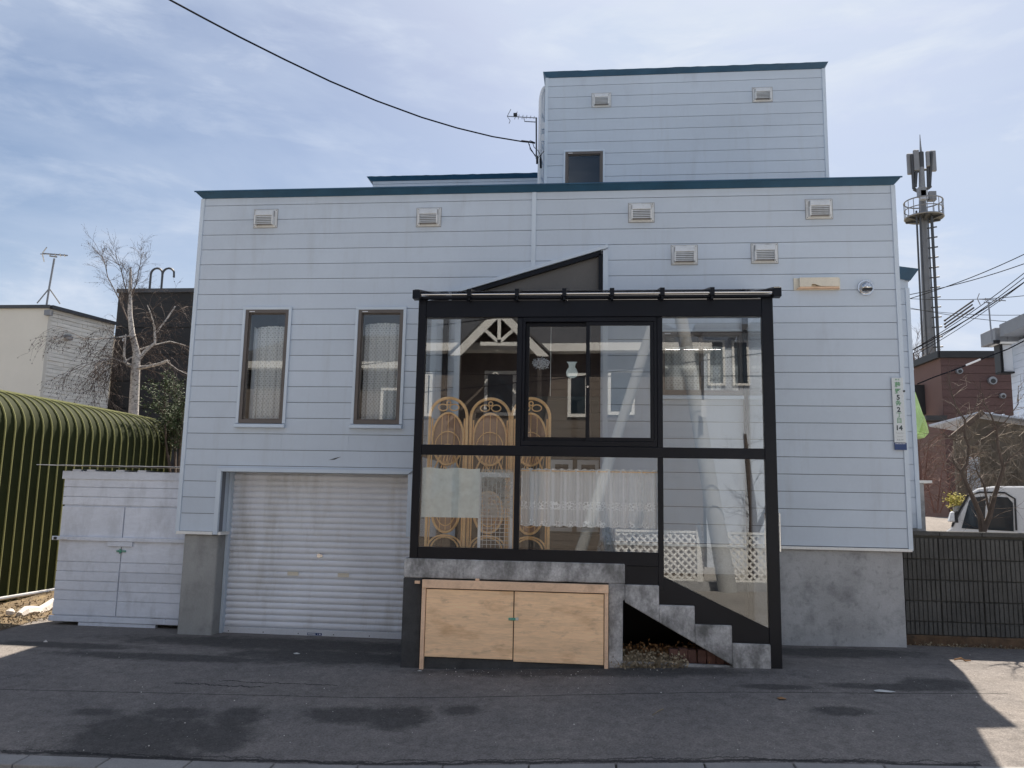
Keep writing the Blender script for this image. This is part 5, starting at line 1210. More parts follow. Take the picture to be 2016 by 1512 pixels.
mq = vp(1873, 1016, .16)
MB().hexa([mq+Vector((-.05, -.03, -.09)), mq+Vector((.05, -.03, -.09)), mq+Vector((.05, .06, -.09)), mq+Vector((-.05, .06, -.09))], [mq+Vector((.0, -.03, .07)), mq+Vector((.045, -.03, .075)), mq+Vector((.045, .06, .075)), mq+Vector((.0, .06, .07))]).build('wing_mirror', 'van', vn, bevel=.02)
MB().box(mq.x+.051, mq.x+.085, mq.y-.03, mq.y+.06, mq.z-.10, mq.z+.075).tube([mq+Vector((.07, .05, -.04)), mq+Vector((.12, .20, -.05))], .02, 6).build('mirror_back', 'blackpaint', vn)
for px_, k_ in ((1900, .0), (1900, 1.75)):
    q = dn(px_, gz+.27)+vdir*k_; wh = MB().tube([q-vnx*.02, q+vnx*.15], .27, 20).build('wheel', 'tyre', vn); MB().tube([q-vnx*.03, q-vnx*.018], .16, 16).build('rim', 'steel', wh)

# ================================================================ RIGHT NEIGHBOURS
BH = 18.0
br = thing('brown_house', 'dark brown brick-clad house with black roof edge behind the white van', 'house', (A(1900, 900, BH).x, BH, 1.7))
c0 = A(1851, 705, BH); c1 = A(1992, 704, BH); zt = c0.z
MB().box(c0.x, c1.x+4, BH, BH+8, 0.5, zt).build('front_wall', 'brown_house', br)
nr = 22
for i in range(nr):
    h = (zt-1.0)/nr; MB().box(c0.x+.002, c1.x+4, BH-.02, BH-.001, 1.0+i*h+.02, 1.0+(i+1)*h).build('cladding_course', 'brown_house', br)
# receding left face down to px 1800
e_ = None
for k in range(600):
    q = A(1800, 724, BH+k*.05)
    if q.z >= zt: e_ = q; break
e_ = e_ or A(1800, 724, BH+5)
d_ = Vector((e_.x-c0.x, e_.y-BH, 0))
MB().hexa([(c0.x, BH, .5), (c0.x+.4, BH+.1, .5), (e_.x+.4, e_.y, .5), (e_.x, e_.y, .5)], [(c0.x, BH, zt), (c0.x+.4, BH+.1, zt), (e_.x+.4, e_.y, zt), (e_.x, e_.y, zt)]).build('side_wall', mat('brown_smooth', (0.17, 0.105, 0.095), .85, var=.06), br)
MB().box(c0.x-.05, c1.x+4, BH-.12, BH+.2, zt, zt+.22).hexa([(c0.x-.12, BH-.1, zt+.001), (c0.x+.3, BH, zt+.001), (e_.x+.3, e_.y, zt+.001), (e_.x-.12, e_.y, zt+.001)], [(c0.x-.12, BH-.1, zt+.219), (c0.x+.3, BH, zt+.219), (e_.x+.3, e_.y, zt+.219), (e_.x-.12, e_.y, zt+.219)]).build('roof_edge', 'blackpaint', br)
for px, py, r_ in ((1887, 731, .10), (1952, 750, .13), (1972, 780, .09)):
    q = A(px, py, BH-.02); MB().disc(q, r_, (0, -1, 0), 12, .12).build('wall_vent', 'steel', br); MB().disc(q+Vector((0, -.115, -.02)), r_*.6, (0, -1, 0), 8, .02).build('vent_mouth', 'blackpaint', br)
q0, q1 = A(1808, 760, BH+1.5), A(1820, 818, BH+1.5)
MB().box(q0.x-.3, q1.x+.02, BH+1.2, BH+1.35, q1.z, q0.z).build('side_recess', 'blackpaint', br)
q0, q1 = A(1822, 818, BH-.3), A(1864, 828, BH-.3); MB().box(q0.x, q1.x, BH-.35, BH+.3, q1.z, q0.z).build('porch_edge', 'blackpaint', br)
q0, q1 = A(1878, 896, BH-.06), A(1900, 918, BH-.06); wn_ = MB().box(q0.x, q1.x, BH-.08, BH-.02, q1.z, q0.z).build('window', 'blackpaint', br)
MB().box(q0.x+.05, q1.x-.02, BH-.09, BH-.081, q1.z+.03, q0.z-.05).build('pane', 'white_house', wn_)
# white house far right
HYY = 12.0
wh_ = thing('white_house', 'white-sided house with grey flat eave and black rear corner at the right edge', 'house', (A(2010, 800, HYY).x, HYY, 1.0))
w0 = A(1988, 680, HYY); wtopz = A(1988, 678, HYY).z
for i in range(20):
    za_ = wtopz-i*.17; MB().box(w0.x-.02, w0.x, HYY-4.5, HYY, za_-.163, za_).build('siding_board', 'white_house', wh_)
MB().box(w0.x+.001, w0.x+6, HYY-4.5, HYY-.01, .8, wtopz).build('wall', 'white_house', wh_)
r0, r1 = A(1958, 645, HYY-.5), A(1958, 672, HYY-.5)
for i in range(6): MB().box(r0.x+i*.30, r0.x+i*.30+.29, HYY-.5, HYY+.3, r1.z, r0.z).build('eave_panel', 'steel', wh_, bevel=.01)
MB().box(r0.x+.15, w0.x+.6, HYY-.45, HYY+.2, wtopz-.02, r1.z-.002).build('eave_soffit', 'white_trim', wh_)
MB().box(w0.x-.5, w0.x+6.4, HYY-4.9, HYY-.6, r1.z+.1, r0.z+.05).build('roof', 'steel', wh_)
k0_, k1_ = A(1962, 680, HYY-.1), A(1988, 734, HYY-.1)
MB().box(k0_.x+.10, w0.x+.0, HYY-.15, HYY-.05, k1_.z+.03, r1.z-.03).build('bay_panel', 'whitepaint', wh_)
MB().box(k0_.x+.02, k0_.x+.05, HYY-.2, HYY+.1, k1_.z, r1.z-.01).box(k0_.x+.07, k0_.x+.095, HYY-.2, HYY+.1, k1_.z, r1.z-.01).box(k0_.x+.02, w0.x, HYY-.2, HYY+.1, k1_.z-.02, k1_.z+.015).build('downpipe', 'blackpaint', wh_)
q = A(1957, 674, HYY-.5); MB().box(q.x-.05, q.x+.10, HYY-.6, HYY-.5, q.z-.04, q.z+.04).build('antenna_clamp', 'blackpaint', wh_)
antenna('tv_antenna', 'thin TV antenna on a leaning mast at the corner of the white house roof', dict(mast=[(1954, 676), (1950, 640), (1946, 594)], boom=[((1928, 589), (1980, 592)), ((1937, 595), (1952, 596))],
        el=[((1928, 578), (1924, 588)), ((1924, 588), (1930, 600)), ((1940, 587), (1941, 592)), ((1957, 590), (1958, 595)), ((1968, 590), (1969, 594))]), HYY-.6, .018)
# shed with metal roof and vines
VS = 9.0
cs = thing('vine_covered_shed', 'old shed under a pale corrugated roof, hung with dry vines', 'shed', (A(1960, 900, VS).x, VS, .9))
rg = A(1935, 811, VS); rl = A(1872, 862, VS); 
MB().hexa([rg+Vector((0, 0, -.03)), A(2016, 822, VS)+Vector((2, 0, -.35)), A(2016, 822, VS)+Vector((2, 3, -.35)), rg+Vector((0, 3, -.03))], [rg, A(2016, 822, VS)+Vector((2, 0, -.3)), A(2016, 822, VS)+Vector((2, 3, -.3)), rg+Vector((0, 3, 0))]).build('metal_roof', 'white_house', cs)
for i in range(14):
    t = i/13; a_ = rg.lerp(A(2016, 822, VS)+Vector((2, 0, -.3)), t)+Vector((0, 0, .01)); MB().bar(a_, a_+Vector((0, 3, 0)), .03, .03, (0, 0, 1)).build('roof_rib', 'white_house', cs)
MB().bar(rg, rl, .10, .08, (0, 1, 0)).bar(rg+Vector((.3, 0, -.3)), rl+Vector((.4, 0, -.25)), .06, .06, (0, 1, 0)).build('rafter', 'bark_dark', cs)
MB().prism([(rg.x, rg.z-.1), (rl.x+.2, rl.z), (rl.x+.2, 1.0), (rg.x+3, 1.0), (rg.x+3, rg.z-.6)], VS+.3, VS+.4).build('back_wall', mat('old_boards', (.16, .135, .105), .9, var=.35, scale=2, stretch=(3, 1, .6)), cs)
q0, q1 = A(1902, 900, VS-.2), A(1930, 962, VS-.2); MB().box(q0.x, q1.x, VS-.25, VS-.2, q1.z-.3, q0.z).build('blue_board', 'white_house', cs)
rr = random.Random(77); vm = MB(); st = []
for i in range(110):
    q = A(rr.uniform(1885, 2040), rr.uniform(855, 965), VS-rr.uniform(.2, .9)); st.append((q, Vector((rr.uniform(-1, 1), rr.uniform(-.4, .4), rr.uniform(-.8, .8)))))
twig_mesh(vm, st, rr, 2, .55, .010, .3, .8, 3); stuff(vm.build('vines', mat('dry_vine', (.20, .165, .125), .9, var=.35, scale=4), cs))
# lime netting
q = [A(x, y, 2.2) for x, y in ((1797, 775), (1802, 772), (1809, 792), (1817, 815), (1826, 838), (1829, 852), (1820, 862), (1806, 858), (1800, 870), (1797, 880))]
mb = MB(); cth = Vector((sum(v.x for v in q)/len(q), 2.2, sum(v.z for v in q)/len(q)))
n = len(q); mb.v = [cth+Vector((0, -.12, 0))]+q+[v+(v-cth)*.0+Vector((0, .25, 0)) for v in q]
mid = [cth.lerp(v, .55)+Vector((0, random.uniform(-.14, .02), 0)) for v in q]; mb.v += mid
for i in range(n):
    j = (i+1) % n; mb.f += [(0, 2*n+1+i, 2*n+1+j), (2*n+1+i, 1+i, 1+j, 2*n+1+j), (1+i, n+1+i, n+1+j, 1+j)]
o = mb.build('lime_netting', 'sheetgreen'); tag(o, 'crumpled lime-green netting draped beside the rear corner of the house', 'netting')
# red-twig shrubs + potted yellow shrub
rr = random.Random(9)
bare_tree('red_twig_shrub', 'leafless reddish shrub just right of the rear wing, under the lime netting', (A(1815, 900, 3.0).x, 3.0, .3),
    [([A(1812, 1000, 3.0), A(1813, 930, 3.0), A(1808, 870, 3.0)], [.015, .010, .004]), ([A(1812, 1000, 3.0), A(1822, 930, 2.9), A(1830, 860, 2.8)], [.012, .008, .003]), ([A(1812, 1000, 3.0), A(1805, 930, 3.1), A(1803, 850, 3.1)], [.012, .008, .003])], 'twig_red', 41, 2, .28, 4, cat='shrub', tm='twig_red', r=.004, per=5)
bare_tree('red_twig_shrub', 'low leafless reddish bush in front of the brown house wall', (A(1845, 990, 8.0).x, 8.0, .9),
    [([A(1845, 1010, 8.0), A(1850, 960, 8.0), A(1855, 920, 8.0)], [.02, .014, .006]), ([A(1840, 1010, 8.0), A(1830, 970, 8.0), A(1822, 930, 8.0)], [.02, .014, .006]), ([A(1850, 1010, 8.0), A(1868, 970, 8.0), A(1872, 930, 8.0)], [.02, .014, .006])], 'twig_red', 42, 2, .5, 3, cat='shrub', tm='twig_red', r=.007, per=4)
yl = thing('potted_shrub', 'small shrub with yellow-green leaves in a grey pot left of the van mirror', 'potted plant', (A(1884, 1000, 4.5).x, 4.5, A(1884, 1010, 4.5).z))
q = A(1886, 1003, 4.5); MB().tube([q+Vector((0, 0, -.12)), q+Vector((0, 0, .06))], [.06, .08], 12).build('pot', 'concrete', yl)
mb = MB()
for i in range(420):
    p = q+Vector((rr.gauss(-.03, .07), rr.gauss(0, .07), .14+rr.gauss(0, .055))); a_ = Vector((rr.uniform(-1, 1), rr.uniform(-1, 1), rr.uniform(-1, 1))).normalized()*.022; bb = a_.orthogonal().normalized()*.012; mb._add([p-a_, p+bb, p+a_, p-bb], [(0, 1, 2, 3)])
stuff(mb.build('foliage', mat('yellow_leaves', (.42, .36, .06), .7, var=.3, scale=8), yl))
# distant bare trees beyond the roofs
bare_tree('distant_tree', 'faint bare tree top between the rear wing and the cell tower', (A(1806, 760, 30).x, 30, 2), [([A(1806, 800, 30), A(1806, 740, 30), A(1808, 700, 30)], [.1, .07, .03]), ([A(1806, 760, 30), A(1800, 720, 30), A(1798, 695, 30)], [.05, .04, .02])], 'twig', 51, 2, .8, 4, r=.014, per=5)

# ================================================================ CELL TOWER
CY = 45.0
def cx_(px, py): return A(px, py, CY)
ctw = thing('cell_tower', 'tall dark steel mobile phone mast with antennas and a round platform', 'tower', (cx_(1833, 760).x, CY, 1.5))
mb_, mt_ = cx_(1835, 760), cx_(1814, 330)
MB().tube([mb_, cx_(1824, 560), cx_(1817, 420), mt_], [.40, .31, .24, .17], 12).build('mast', 'steel', ctw, smooth=True)
for (a0, a1, r_) in (((1820, 760), (1804, 415), .06), ((1851, 745), (1834, 425), .09), ((1829, 760), (1811, 415), .06), ((1844, 745), (1827, 430), .035)):
    pa, pb = A(*a0, CY-.7), A(*a1, CY-.7); MB().tube([pa, pb], r_, 6).build('feeder_pipe', 'darksteel', ctw)
for i in range(16):
    t = i/16; a_ = cx_(1850-16*t, 745-310*t)+Vector((0, -.8, 0)); MB().tube([a_, a_+Vector((-.5, .3, .0))], .05, 5).build('clamp', 'darksteel', ctw)
pc_ = cx_(1819, 425); pr_ = 1.17
for z, r_ in ((0, .05), (.55, .035), (1.1, .045)):
    MB().tube([(pc_.x+pr_*math.cos(t*math.pi/14), CY+pr_*math.sin(t*math.pi/14), pc_.z+z-.15) for t in range(29)], r_, 5, False).build('platform_rail', 'steel', ctw)
for k in range(18):
    a_ = k*math.pi/9; MB().tube([(pc_.x+pr_*math.cos(a_), CY+pr_*math.sin(a_), pc_.z-.15), (pc_.x+pr_*math.cos(a_), CY+pr_*math.sin(a_), pc_.z+.95)], .025, 4).build('baluster', 'steel', ctw)
for k in range(6):
    a_ = k*math.pi/3+.3; MB().bar((pc_.x+.3*math.cos(a_), CY+.3*math.sin(a_), pc_.z-.35), (pc_.x+pr_*math.cos(a_), CY+pr_*math.sin(a_), pc_.z-.17), .14, .16, (0, 0, 1)).build('platform_arm', 'darksteel', ctw)
MB().tube([(pc_.x, CY, pc_.z-.2), (pc_.x, CY, pc_.z-.12)], 1.12, 20).build('platform_deck', 'darksteel', ctw)
for k, (ta, tb, w_) in enumerate((((1793, 301), (1791, 342), .22), ((1803, 296), (1801, 337), .20), ((1824, 300), (1823, 330), .12), ((1838, 295), (1838, 336), .20), ((1830, 295), (1829, 330), .10))):
    pa, pb = cx_(*ta)+Vector((0, random.uniform(-.3, .3), 0)), None; pb = Vector((pa.x, pa.y, cx_(*tb).z)); MB().box(pa.x-w_, pa.x+w_*.8, pa.y-.1, pa.y+.1, pb.z, pa.z).build('panel_antenna', 'steel', ctw, bevel=.04)
for ta, tb in (((1795, 305), (1799, 372)), ((1806, 300), (1802, 368)), ((1834, 300), (1830, 370)), ((1826, 302), (1828, 372))):
    MB().tube([cx_(*ta), cx_(*tb)], .10, 6).build('antenna_pole', 'darksteel', ctw)
MB().tube([cx_(1799, 372), cx_(1806, 376), cx_(1822, 374), cx_(1832, 366)], .12, 6).build('antenna_bracket', 'darksteel', ctw)
MB().tube([cx_(1801, 340), cx_(1815, 335), cx_(1829, 333)], .08, 6).build('antenna_bracket', 'darksteel', ctw)
MB().tube([mt_, cx_(1813, 300)], .17, 10).build('mast_head', 'darksteel', ctw); MB().tube([cx_(1813, 300), cx_(1812, 285), cx_(1811, 265)], [.08, .05, .02], 6).build('lightning_rod', 'steel', ctw)
for px, py in ((1812, 390), (1828, 392), (1808, 384)): q = cx_(px, py); MB().box(q.x-.25, q.x+.2, CY-.8, CY-.4, q.z-.35, q.z+.25).build('radio_unit', 'white_house' if px == 1812 else 'steel', ctw)

# ================================================================ CABLES
def cable(name, label, pts, r, mt='cable', cat='cable', n=6, group=None):
    o = MB().tube(pts, r, n).build(name, mt, smooth=True); return tag(o, label, cat, group)
cp = [(335, 0), (400, 35), (470, 72), (560, 117), (650, 160), (740, 198), (830, 231), (900, 252), (970, 269), (1030, 279), (1050, 281)]
pts = [A(x, y, -2.2+5.1*i/(len(cp)-1)) for i, (x, y) in enumerate(cp)]
d0 = pts[0]-pts[1]; pts = [pts[0]+d0*7.3+Vector((0, 0, .55)), pts[0]+d0*3.2+Vector((0, 0, .12))]+pts
cable('service_cable', 'black overhead service cable sagging down to the ladder beside the roof tower', pts, .011)
wy = 2.85
def loop(l): return [A(980+x/7.557, 180+y/7.557, wy) for x, y in l]
lo = thing('cable_loops', 'tangle of thin black drop wires looped round the roof ladder', 'wires', A(1052, 300, wy))
for l in ([(555, 760), (480, 730), (455, 770), (490, 850), (540, 930), (600, 990), (635, 950)], [(520, 770), (540, 830), (600, 880), (640, 960), (640, 1100)], [(470, 780), (480, 860), (530, 920), (560, 970)], [(690, 890), (650, 930), (630, 990), (645, 1120)]):
    MB().tube(loop(l), .006, 5).build('wire', 'cable', lo, smooth=True)
MB().tube(loop([(585, 960), (585, 1075)]), .018, 6).build('wire_sleeve', 'cable', lo); MB().tube(loop([(638, 1000), (642, 1140)]), .018, 6).build('wire_sleeve', 'cable', lo)
MB().tube(loop([(350, 735), (450, 748), (555, 768)]), .014, 6).build('wire_clamp', 'cable', lo)
# antenna by the ladder
hA = thing('tv_antenna', 'small yagi TV antenna on a black mast beside the roof ladder', 'antenna', A(1056, 300, 2.8))
def la(x, y): return A(980+x/7.557, 180+y/7.557, 2.8)
MB().tube([la(575, 1000), la(573, 390)], .014, 6).build('mast', 'darksteel', hA)
MB().tube([la(140, 370), la(570, 395)], .008, 5).build('boom', 'steel', hA); MB().tube([la(385, 380), la(400, 445), la(560, 455)], .009, 5).build('bracket', 'steel', hA)
for a_, b_ in (((195, 265), (140, 370)), ((140, 370), (185, 435)), ((185, 435), (168, 478)), ((290, 300), (250, 415)), ((320, 345), (302, 415)), ((378, 352), (358, 412)), ((435, 355), (422, 405)), ((495, 362), (480, 402)), ((545, 370), (535, 405))):
    MB().tube([la(*a_), la(*b_)], .006, 4).build('element', 'steel', hA)
q = la(262, 352); MB().box(q.x-.03, q.x+.03, 2.77, 2.83, q.z-.02, q.z+.025).build('feed_box', 'blackpaint', hA)
# wires on the right
rw = [((2030, 484), (1790, 586), 24, .018), ((2030, 505), (1790, 578), 26, .018), ((2030, 572), (1790, 586), 28, .014), ((2030, 611), (1790, 606), 28, .012), ((2030, 628), (1790, 604), 30, .014),
      ((2030, 535), (1790, 690), 22, .022), ((2030, 515), (1790, 690), 20, .014), ((2030, 524), (1790, 698), 20, .014), ((2030, 534), (1790, 703), 20, .012)]
for i, (a_, b_, Y, r_) in enumerate(rw):
    p, q = A(*a_, Y-3), A(*b_, Y+3); e = (p-q)
    pts = [q-e*.1+(e*1.5)*t-Vector((0, 0, .25*math.sin(math.pi*t))) for t in [k/14 for k in range(15)]]
    cable('overhead_wire', ['highest', 'second highest', 'nearly level upper', 'level middle', 'level lower', 'thick steep', 'upper of three thin parallel', 'middle of three thin parallel', 'lowest of three thin parallel'][i]+' overhead wire crossing the sky right of the house', pts, r_, 'wire', 'wire', 5, 'overhead wires right of the house')
for i, (a_, b_) in enumerate((((1916, 592), (1860, 631)), ((1914, 600), (1860, 638)), ((1917, 606), (1861, 644)))):
    p, q = A(*a_, 18), A(*b_, 20); o = MB().tube([q, q.lerp(p, .03), q.lerp(p, .5), p], [.045, .028, .03, .03], 6).build('wire_sleeve', 'darksteel', smooth=True)
    tag(o, ['top', 'middle', 'bottom'][i]+' one of three black insulating sleeves on the overhead wires', 'wire sleeve', 'black sleeves on the wires')
pts = [A(x, y, 6) for x, y in ((2030, 664), (1985, 687), (1930, 708), (1880, 728), (1840, 742), (1806, 756))]
cable('drop_cable', 'black drop cable with a pale sleeve running across the brown house', pts, .012)
cable('cable_sleeve', 'pale plastic sleeve on the drop cable in front of the brown house', [A(1930, 707.5, 5.97), A(1902, 719, 5.97)], .018, 'whitepaint', 'cable sleeve')

# ================================================================ ACROSS THE STREET (seen mirrored in the glass)
# virtual depth Yv of the mirrored facade
OV = 13.0
OYr = 2*GY-OV
op = thing('opposite_house', 'taupe house with white-trimmed porch gable across the street, seen mirrored in the sunroom glass', 'house', (6, OYr, 0))
def MQ(px, py, Yv=OV): q = Mr(px, py, Yv); return q.x, q.z
ox0 = -7.0; ox1 = MQ(1380, 690)[0]; oz1 = MQ(1150, 690)[1]
MB().box(ox0, ox1, OYr-6, OYr-.03, -.2, oz1).build('wall', 'opp_wall', op)
for i in range(30):
    z = .1+i*.22
    if z > oz1-.1: break
    MB().box(ox0, ox1, OYr-.03, OYr, z, min(z+.212, oz1-.01)).build('siding_board', 'opp_wall_shade' if z > MQ(1150, 735)[1] else 'opp_wall', op)  # upper boards darker: the recess shade under the gable is in their colour
MB().box(ox0, ox1+.25, OYr-.0, OYr+.45, oz1-.09, oz1+.13).build('white_eave', 'opp_white', op)
MB().hexa([(ox0-.3, OYr+.4, oz1+.131), (ox1+.3, OYr+.4, oz1+.131), (ox1+.3, OYr-6.3, oz1+.131), (ox0-.3, OYr-6.3, oz1+.131)], [(ox0+1.5, OYr-2.2, oz1+1.5), (ox1-1.5, OYr-2.2, oz1+1.5), (ox1-1.5, OYr-4, oz1+1.5), (ox0+1.5, OYr-4, oz1+1.5)]).build('roof', 'opp_roof', op)
# porch gable
gv = OV-1.3; GYr = 2*GY-gv
gp = MQ(984, 602, gv); gl_ = MQ(897, 693, gv); gr_ = MQ(1070, 693, gv)
wd = .22
MB().prism([(gl_[0]-.15, gl_[1]-.1), (gl_[0]+.15, gl_[1]-.1), (gp[0], gp[1]-.30), (gp[0], gp[1])], GYr-.08, GYr).build('gable_rake', 'opp_white', op)
MB().prism([(gr_[0]+.15, gr_[1]-.1), (gr_[0]-.15, gr_[1]-.1), (gp[0], gp[1]-.30), (gp[0], gp[1])], GYr-.08, GYr).build('gable_rake', 'opp_white', op)
ctz = MQ(984, 677, gv)[1]; cl_, cr_ = MQ(946, 677, gv)[0], MQ(1022, 677, gv)[0]
MB().box(cl_, cr_, GYr-.06, GYr-.01, ctz-.05, ctz+.05).build('collar_tie', 'opp_white', op)
for dx, dz in ((0, .75), (-.42, .42), (.42, .42)):
    MB().bar((gp[0], GYr-.035, ctz+.04), (gp[0]+dx, GYr-.035, ctz+dz), .09, .05, (0, 1, 0)).build('sunburst_spoke', 'opp_white', op)
MB().hexa([(gl_[0]-.2, GYr-.1, gl_[1]-.05), (gp[0], GYr-.1, gp[1]+.02), (gp[0], GYr-3, gp[1]+.02), (gl_[0]-.2, GYr-3, gl_[1]-.05)], [(gl_[0]-.2, GYr-.1, gl_[1]+.02), (gp[0], GYr-.1, gp[1]+.1), (gp[0], GYr-3, gp[1]+.1), (gl_[0]-.2, GYr-3, gl_[1]+.02)]).build('porch_roof', 'opp_roof', op)
MB().hexa([(gr_[0]+.2, GYr-.1, gr_[1]-.05), (gp[0], GYr-.1, gp[1]+.02), (gp[0], GYr-3, gp[1]+.02), (gr_[0]+.2, GYr-3, gr_[1]-.05)], [(gr_[0]+.2, GYr-.1, gr_[1]+.02), (gp[0], GYr-.1, gp[1]+.1), (gp[0], GYr-3, gp[1]+.1), (gr_[0]+.2, GYr-3, gr_[1]+.02)]).build('porch_roof', 'opp_roof', op)
for x in (gl_[0]+.1, gr_[0]-.1): MB().box(x-.06, x+.06, GYr-.16, GYr-.04, -.1, gl_[1]-.1).build('porch_post', 'opp_wall_shade', op)
def owin(a, b, par=op):
    (x0, z1), (x1, z0) = MQ(*a), MQ(*b); f = MB()
    for r_ in rects_minus(x0, x1, z0, z1, [(x0+.09, x1-.09, z0+.09, z1-.09)]): f.box(r_[0], r_[1], OYr+.001, OYr+.06, r_[2], r_[3])
    w_ = f.build('window', 'opp_white', par); MB().box(x0+.08, x1-.08, OYr+.002, OYr+.03, z0+.08, z1-.08).build('pane', 'dglass', w_)
for a, b in (((838, 733), (850, 820)), ((955, 731), (1015, 818)), ((1118, 733), (1158, 820)), ((1196, 728), (1250, 817)), ((700, 735), (760, 830)), ((540, 735), (600, 830))): owin(a, b)
# right-hand neighbour across the street with a lit window, red chimney
ov2 = 17.0; o2y = 2*GY-ov2
on = thing('opposite_pale_house', 'pale house further down across the street, mirrored in the right-hand sunroom pane', 'house', (11, o2y, 0))
a0, a1 = Mr(1385, 655, ov2), Mr(1500, 900, ov2)
MB().box(a0.x, a0.x+7, o2y-5, o2y, -.1, a0.z).build('wall', 'white_house', on)
MB().box(a0.x-.3, a0.x+7.3, o2y-5.3, o2y+.4, a0.z+.002, a0.z+.2).build('roof_edge', 'opp_roof', on)
for px in (1392, 1440):
    p, q = Mr(px, 670, ov2), Mr(px+36, 760, ov2); w_ = MB().box(p.x, q.x, o2y, o2y+.06, q.z, p.z).build('window', 'opp_white', on); MB().box(p.x+.08, q.x-.08, o2y+.061, o2y+.07, q.z+.08, p.z-.08).build('pane', 'dglass', w_)
# utility pole and its raking strut
pv = 7.9
def pole(name, label, a, b, ra, rb, v=pv):
    p, q = Mr(*a, v), Mr(*b, v+.35); d = (p-q).normalized(); bt_ = q-d*((q.z+.1)/d.z) if abs(d.z) > .1 else q; tp = p+d*4.0
    t = thing(name, label, 'utility pole', bt_); MB().tube([bt_, bt_.lerp(tp, .5), tp], [ra, (ra+rb)/2, rb], 14).build('shaft', 'pole', t, smooth=True); return t, bt_, tp
t, pb_, pt_ = pole('utility_pole', 'thick grey utility pole across the street, leaning to the left in the mirrored view', (1345, 650), (1430, 1150), .20, .10)
qq = Mr(1386, 805, pv-.25); MB().box(qq.x-.05, qq.x+.05, qq.y, qq.y+.02, qq.z-.18, qq.z+.18).build('number_plate', 'whitepaint', t)
pole('raking_strut', 'slanted round strut propping the utility pole across the street', (1283, 645), (1205, 890), .13, .09)
# white lattice fence
lv_ = 8.6; ly = 2*GY-lv_
lf_ = thing('lattice_fence', 'white diagonal lattice fence on a low wall across the street, mirrored in the sunroom glass', 'fence', (7.5, ly, 0))
lz1, lz0 = Mr(1300, 1046, lv_).z, Mr(1300, 1140, lv_).z
for (pa, pb) in ((1212, 1384), (1432, 1560), (1600, 1760)):
    xa, xb = Mr(pa, 1090, lv_).x, Mr(pb, 1090, lv_).x
    MB().box(xa, xb, ly-.03, ly+.03, lz1-.03, lz1+.02).build('top_rail', 'opp_white', lf_); MB().box(xa, xb, ly-.02, ly+.02, lz0-.02, lz0+.02).build('bottom_rail', 'opp_white', lf_)
    h = lz1-lz0; step = .16; x = xa-h; lm = MB(); lm2 = MB()
    while x < xb:
        for s_, mm, yy in ((1, lm, 0), (-1, lm2, .012)):
            p0 = [x, lz0] if s_ > 0 else [x, lz1]; p1 = [x+h, lz1] if s_ > 0 else [x+h, lz0]
            t0_, t1_ = max(0, (xa-x)/h), min(1, (xb-x)/h)
            if t1_-t0_ > .05:
                A0 = (p0[0]+h*t0_, ly+yy, p0[1]+s_*h*t0_); A1 = (p0[0]+h*t1_, ly+yy, p0[1]+s_*h*t1_); mm.bar(A0, A1, .044, .012, (0, 1, 0))
        x += step
    stuff(lm.build('lattice_slats', 'opp_white', lf_)); stuff(lm2.build('lattice_slats', 'opp_white', lf_))
for pxx in (1376,):
    x = Mr(pxx, 1090, lv_).x; MB().box(x-.05, x+.05, ly-.05, ly+.05, 0, lz1+.06).tube([(x, ly, lz1+.06), (x, ly, lz1+.12), (x, ly, lz1+.18), (x, ly, lz1+.22)], [.035, .045, .03, .005], 10).build('post', 'opp_white', lf_)
MB().box(-12, 16, ly-.1, ly+.1, -.15, lz0-.03).build('base_wall', 'concrete', lf_)
# reflected bare tree
tb = Mr(1480, 1100, 9.5)
bare_tree('street_tree', 'bare tree across the street, mirrored at the right edge of the sunroom', (tb.x, tb.y, 0), [([Vector((tb.x, tb.y, 0)), Vector((tb.x+.05, tb.y, 1.6)), Vector((tb.x-.1, tb.y, 3.4))], [.12, .09, .04]), ([Vector((tb.x, tb.y, .9)), Vector((tb.x+.6, tb.y-.2, 2.2)), Vector((tb.x+.8, tb.y, 3.4))], [.07, .05, .02])], 'bark_dark', 61, 2, .8, 4, r=.01, per=5)
# wires across the street
for i, (a_, b_) in enumerate((((480, 665), (575, 640)), ((480, 690), (1502, 745)), ((480, 780), (575, 760)))):
    p, q = Mr(*a_, 6.2), Mr(*b_, 6.2); e = q-p; e = e/max(.1, e.x); p2, q2 = p-e*9, p+e*16; p2.z, q2.z = p.z-e.z*4, p.z+e.z*8
    cable('street_wire', ['upper', 'middle', 'lower'][i]+' wire strung along the far side of the street, seen in the window reflections', [p2.lerp(q2, t)-Vector((0, 0, .35*math.sin(math.pi*t))) for t in [k/16 for k in range(17)]], .012, 'cable', 'wire', 6, 'wires across the street')

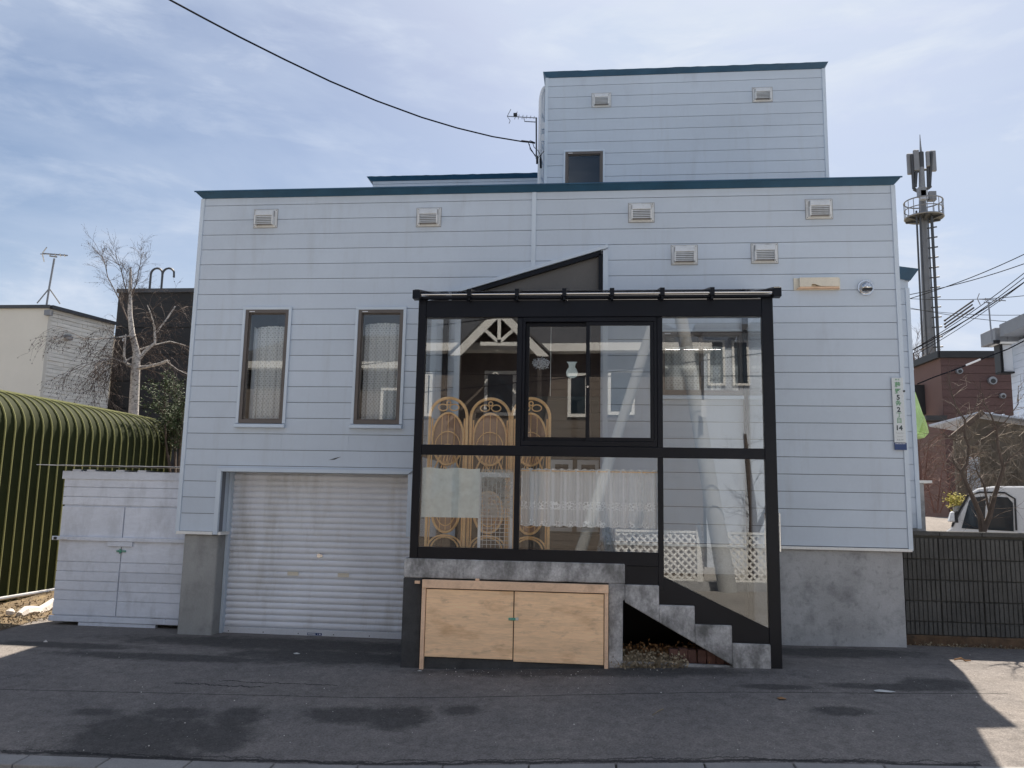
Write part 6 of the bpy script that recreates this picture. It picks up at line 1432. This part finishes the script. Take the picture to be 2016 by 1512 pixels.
# ================================================================ LITTER
def flake(name, label, px, py, r, mt, cat, z=None, seed=0, flat=.25):
    rr = random.Random(seed); p = GG(px, py)+Vector((0, 0, .006)); n = 7
    mb = MB(); pts = [(r*rr.uniform(.6, 1.2)*math.cos(2*math.pi*k/n), r*rr.uniform(.4, .9)*math.sin(2*math.pi*k/n)) for k in range(n)]
    mb.v = [p+Vector((0, 0, r*flat))]+[p+Vector((a, b, 0)) for a, b in pts]; mb.f = [(0, 1+k, 1+(k+1) % n) for k in range(n)]+[tuple(range(n, 0, -1))]
    return tag(mb.build(name, mt), label, cat)
flake('paper_scrap', 'crumpled white paper scrap on the asphalt in front of the garage shutter', 584, 1288, .05, 'litter', 'litter', seed=1)
flake('paper_scrap', 'flattened pale scrap on the asphalt in front of the block foundation, right', 1740, 1362, .09, 'litter', 'litter', seed=2, flat=.12)
flake('dead_leaf', 'curled orange-brown leaf on the asphalt near the bottom of the steps', 1538, 1376, .055, 'leaf', 'leaf', seed=3)
flake('pebble', 'small pale pebble on the asphalt in front of the white shed', 90, 1265, .03, 'whitestone', 'stone', seed=4, flat=.8)
flake('paper_scrap', 'tiny white scrap at the foot of the dark pier beside the shutter', 826, 1322, .025, 'litter', 'litter', seed=5)
q = G(1893, 1302, .155); o = MB().tube([q+Vector((-.06, .03, .01)), q+Vector((0, 0, .03)), q+Vector((.03, -.015, .01)), q+Vector((.07, -.05, .02))], [.008, .012, .010, .006], 6).build('broken_stick', 'leaf'); tag(o, 'short broken brown stick on the sunlit asphalt by the block wall', 'stick')
o = MB().tube([GG(1285, 1410)+Vector((0, 0, .01)), GG(1297, 1402)+Vector((0, 0, .012)), GG(1306, 1398)+Vector((0, 0, .01))], .004, 4).build('straw', 'straw'); tag(o, 'thin straw lying on the shaded asphalt before the steps', 'straw')
rr = random.Random(15); mb = MB()
for i in range(260):
    px, py = rr.uniform(0, 2016), rr.uniform(1285, 1480)
    if rr.random() < .3: px, py = rr.uniform(830, 1300), rr.uniform(1312, 1335)
    p = GG(px, py)
    if p.x > 3.2 and p.x < 6.9 and p.y > GY-.06: continue
    r_ = .0025+.0045*rr.random()**4; mb.tube([p, p+Vector((0, 0, r_))], [r_, r_*.5], 5)
o = stuff(mb.build('scattered_grit', 'whitestone')); tag(o, 'scattered pale grit and small stones on the asphalt forecourt', 'grit')
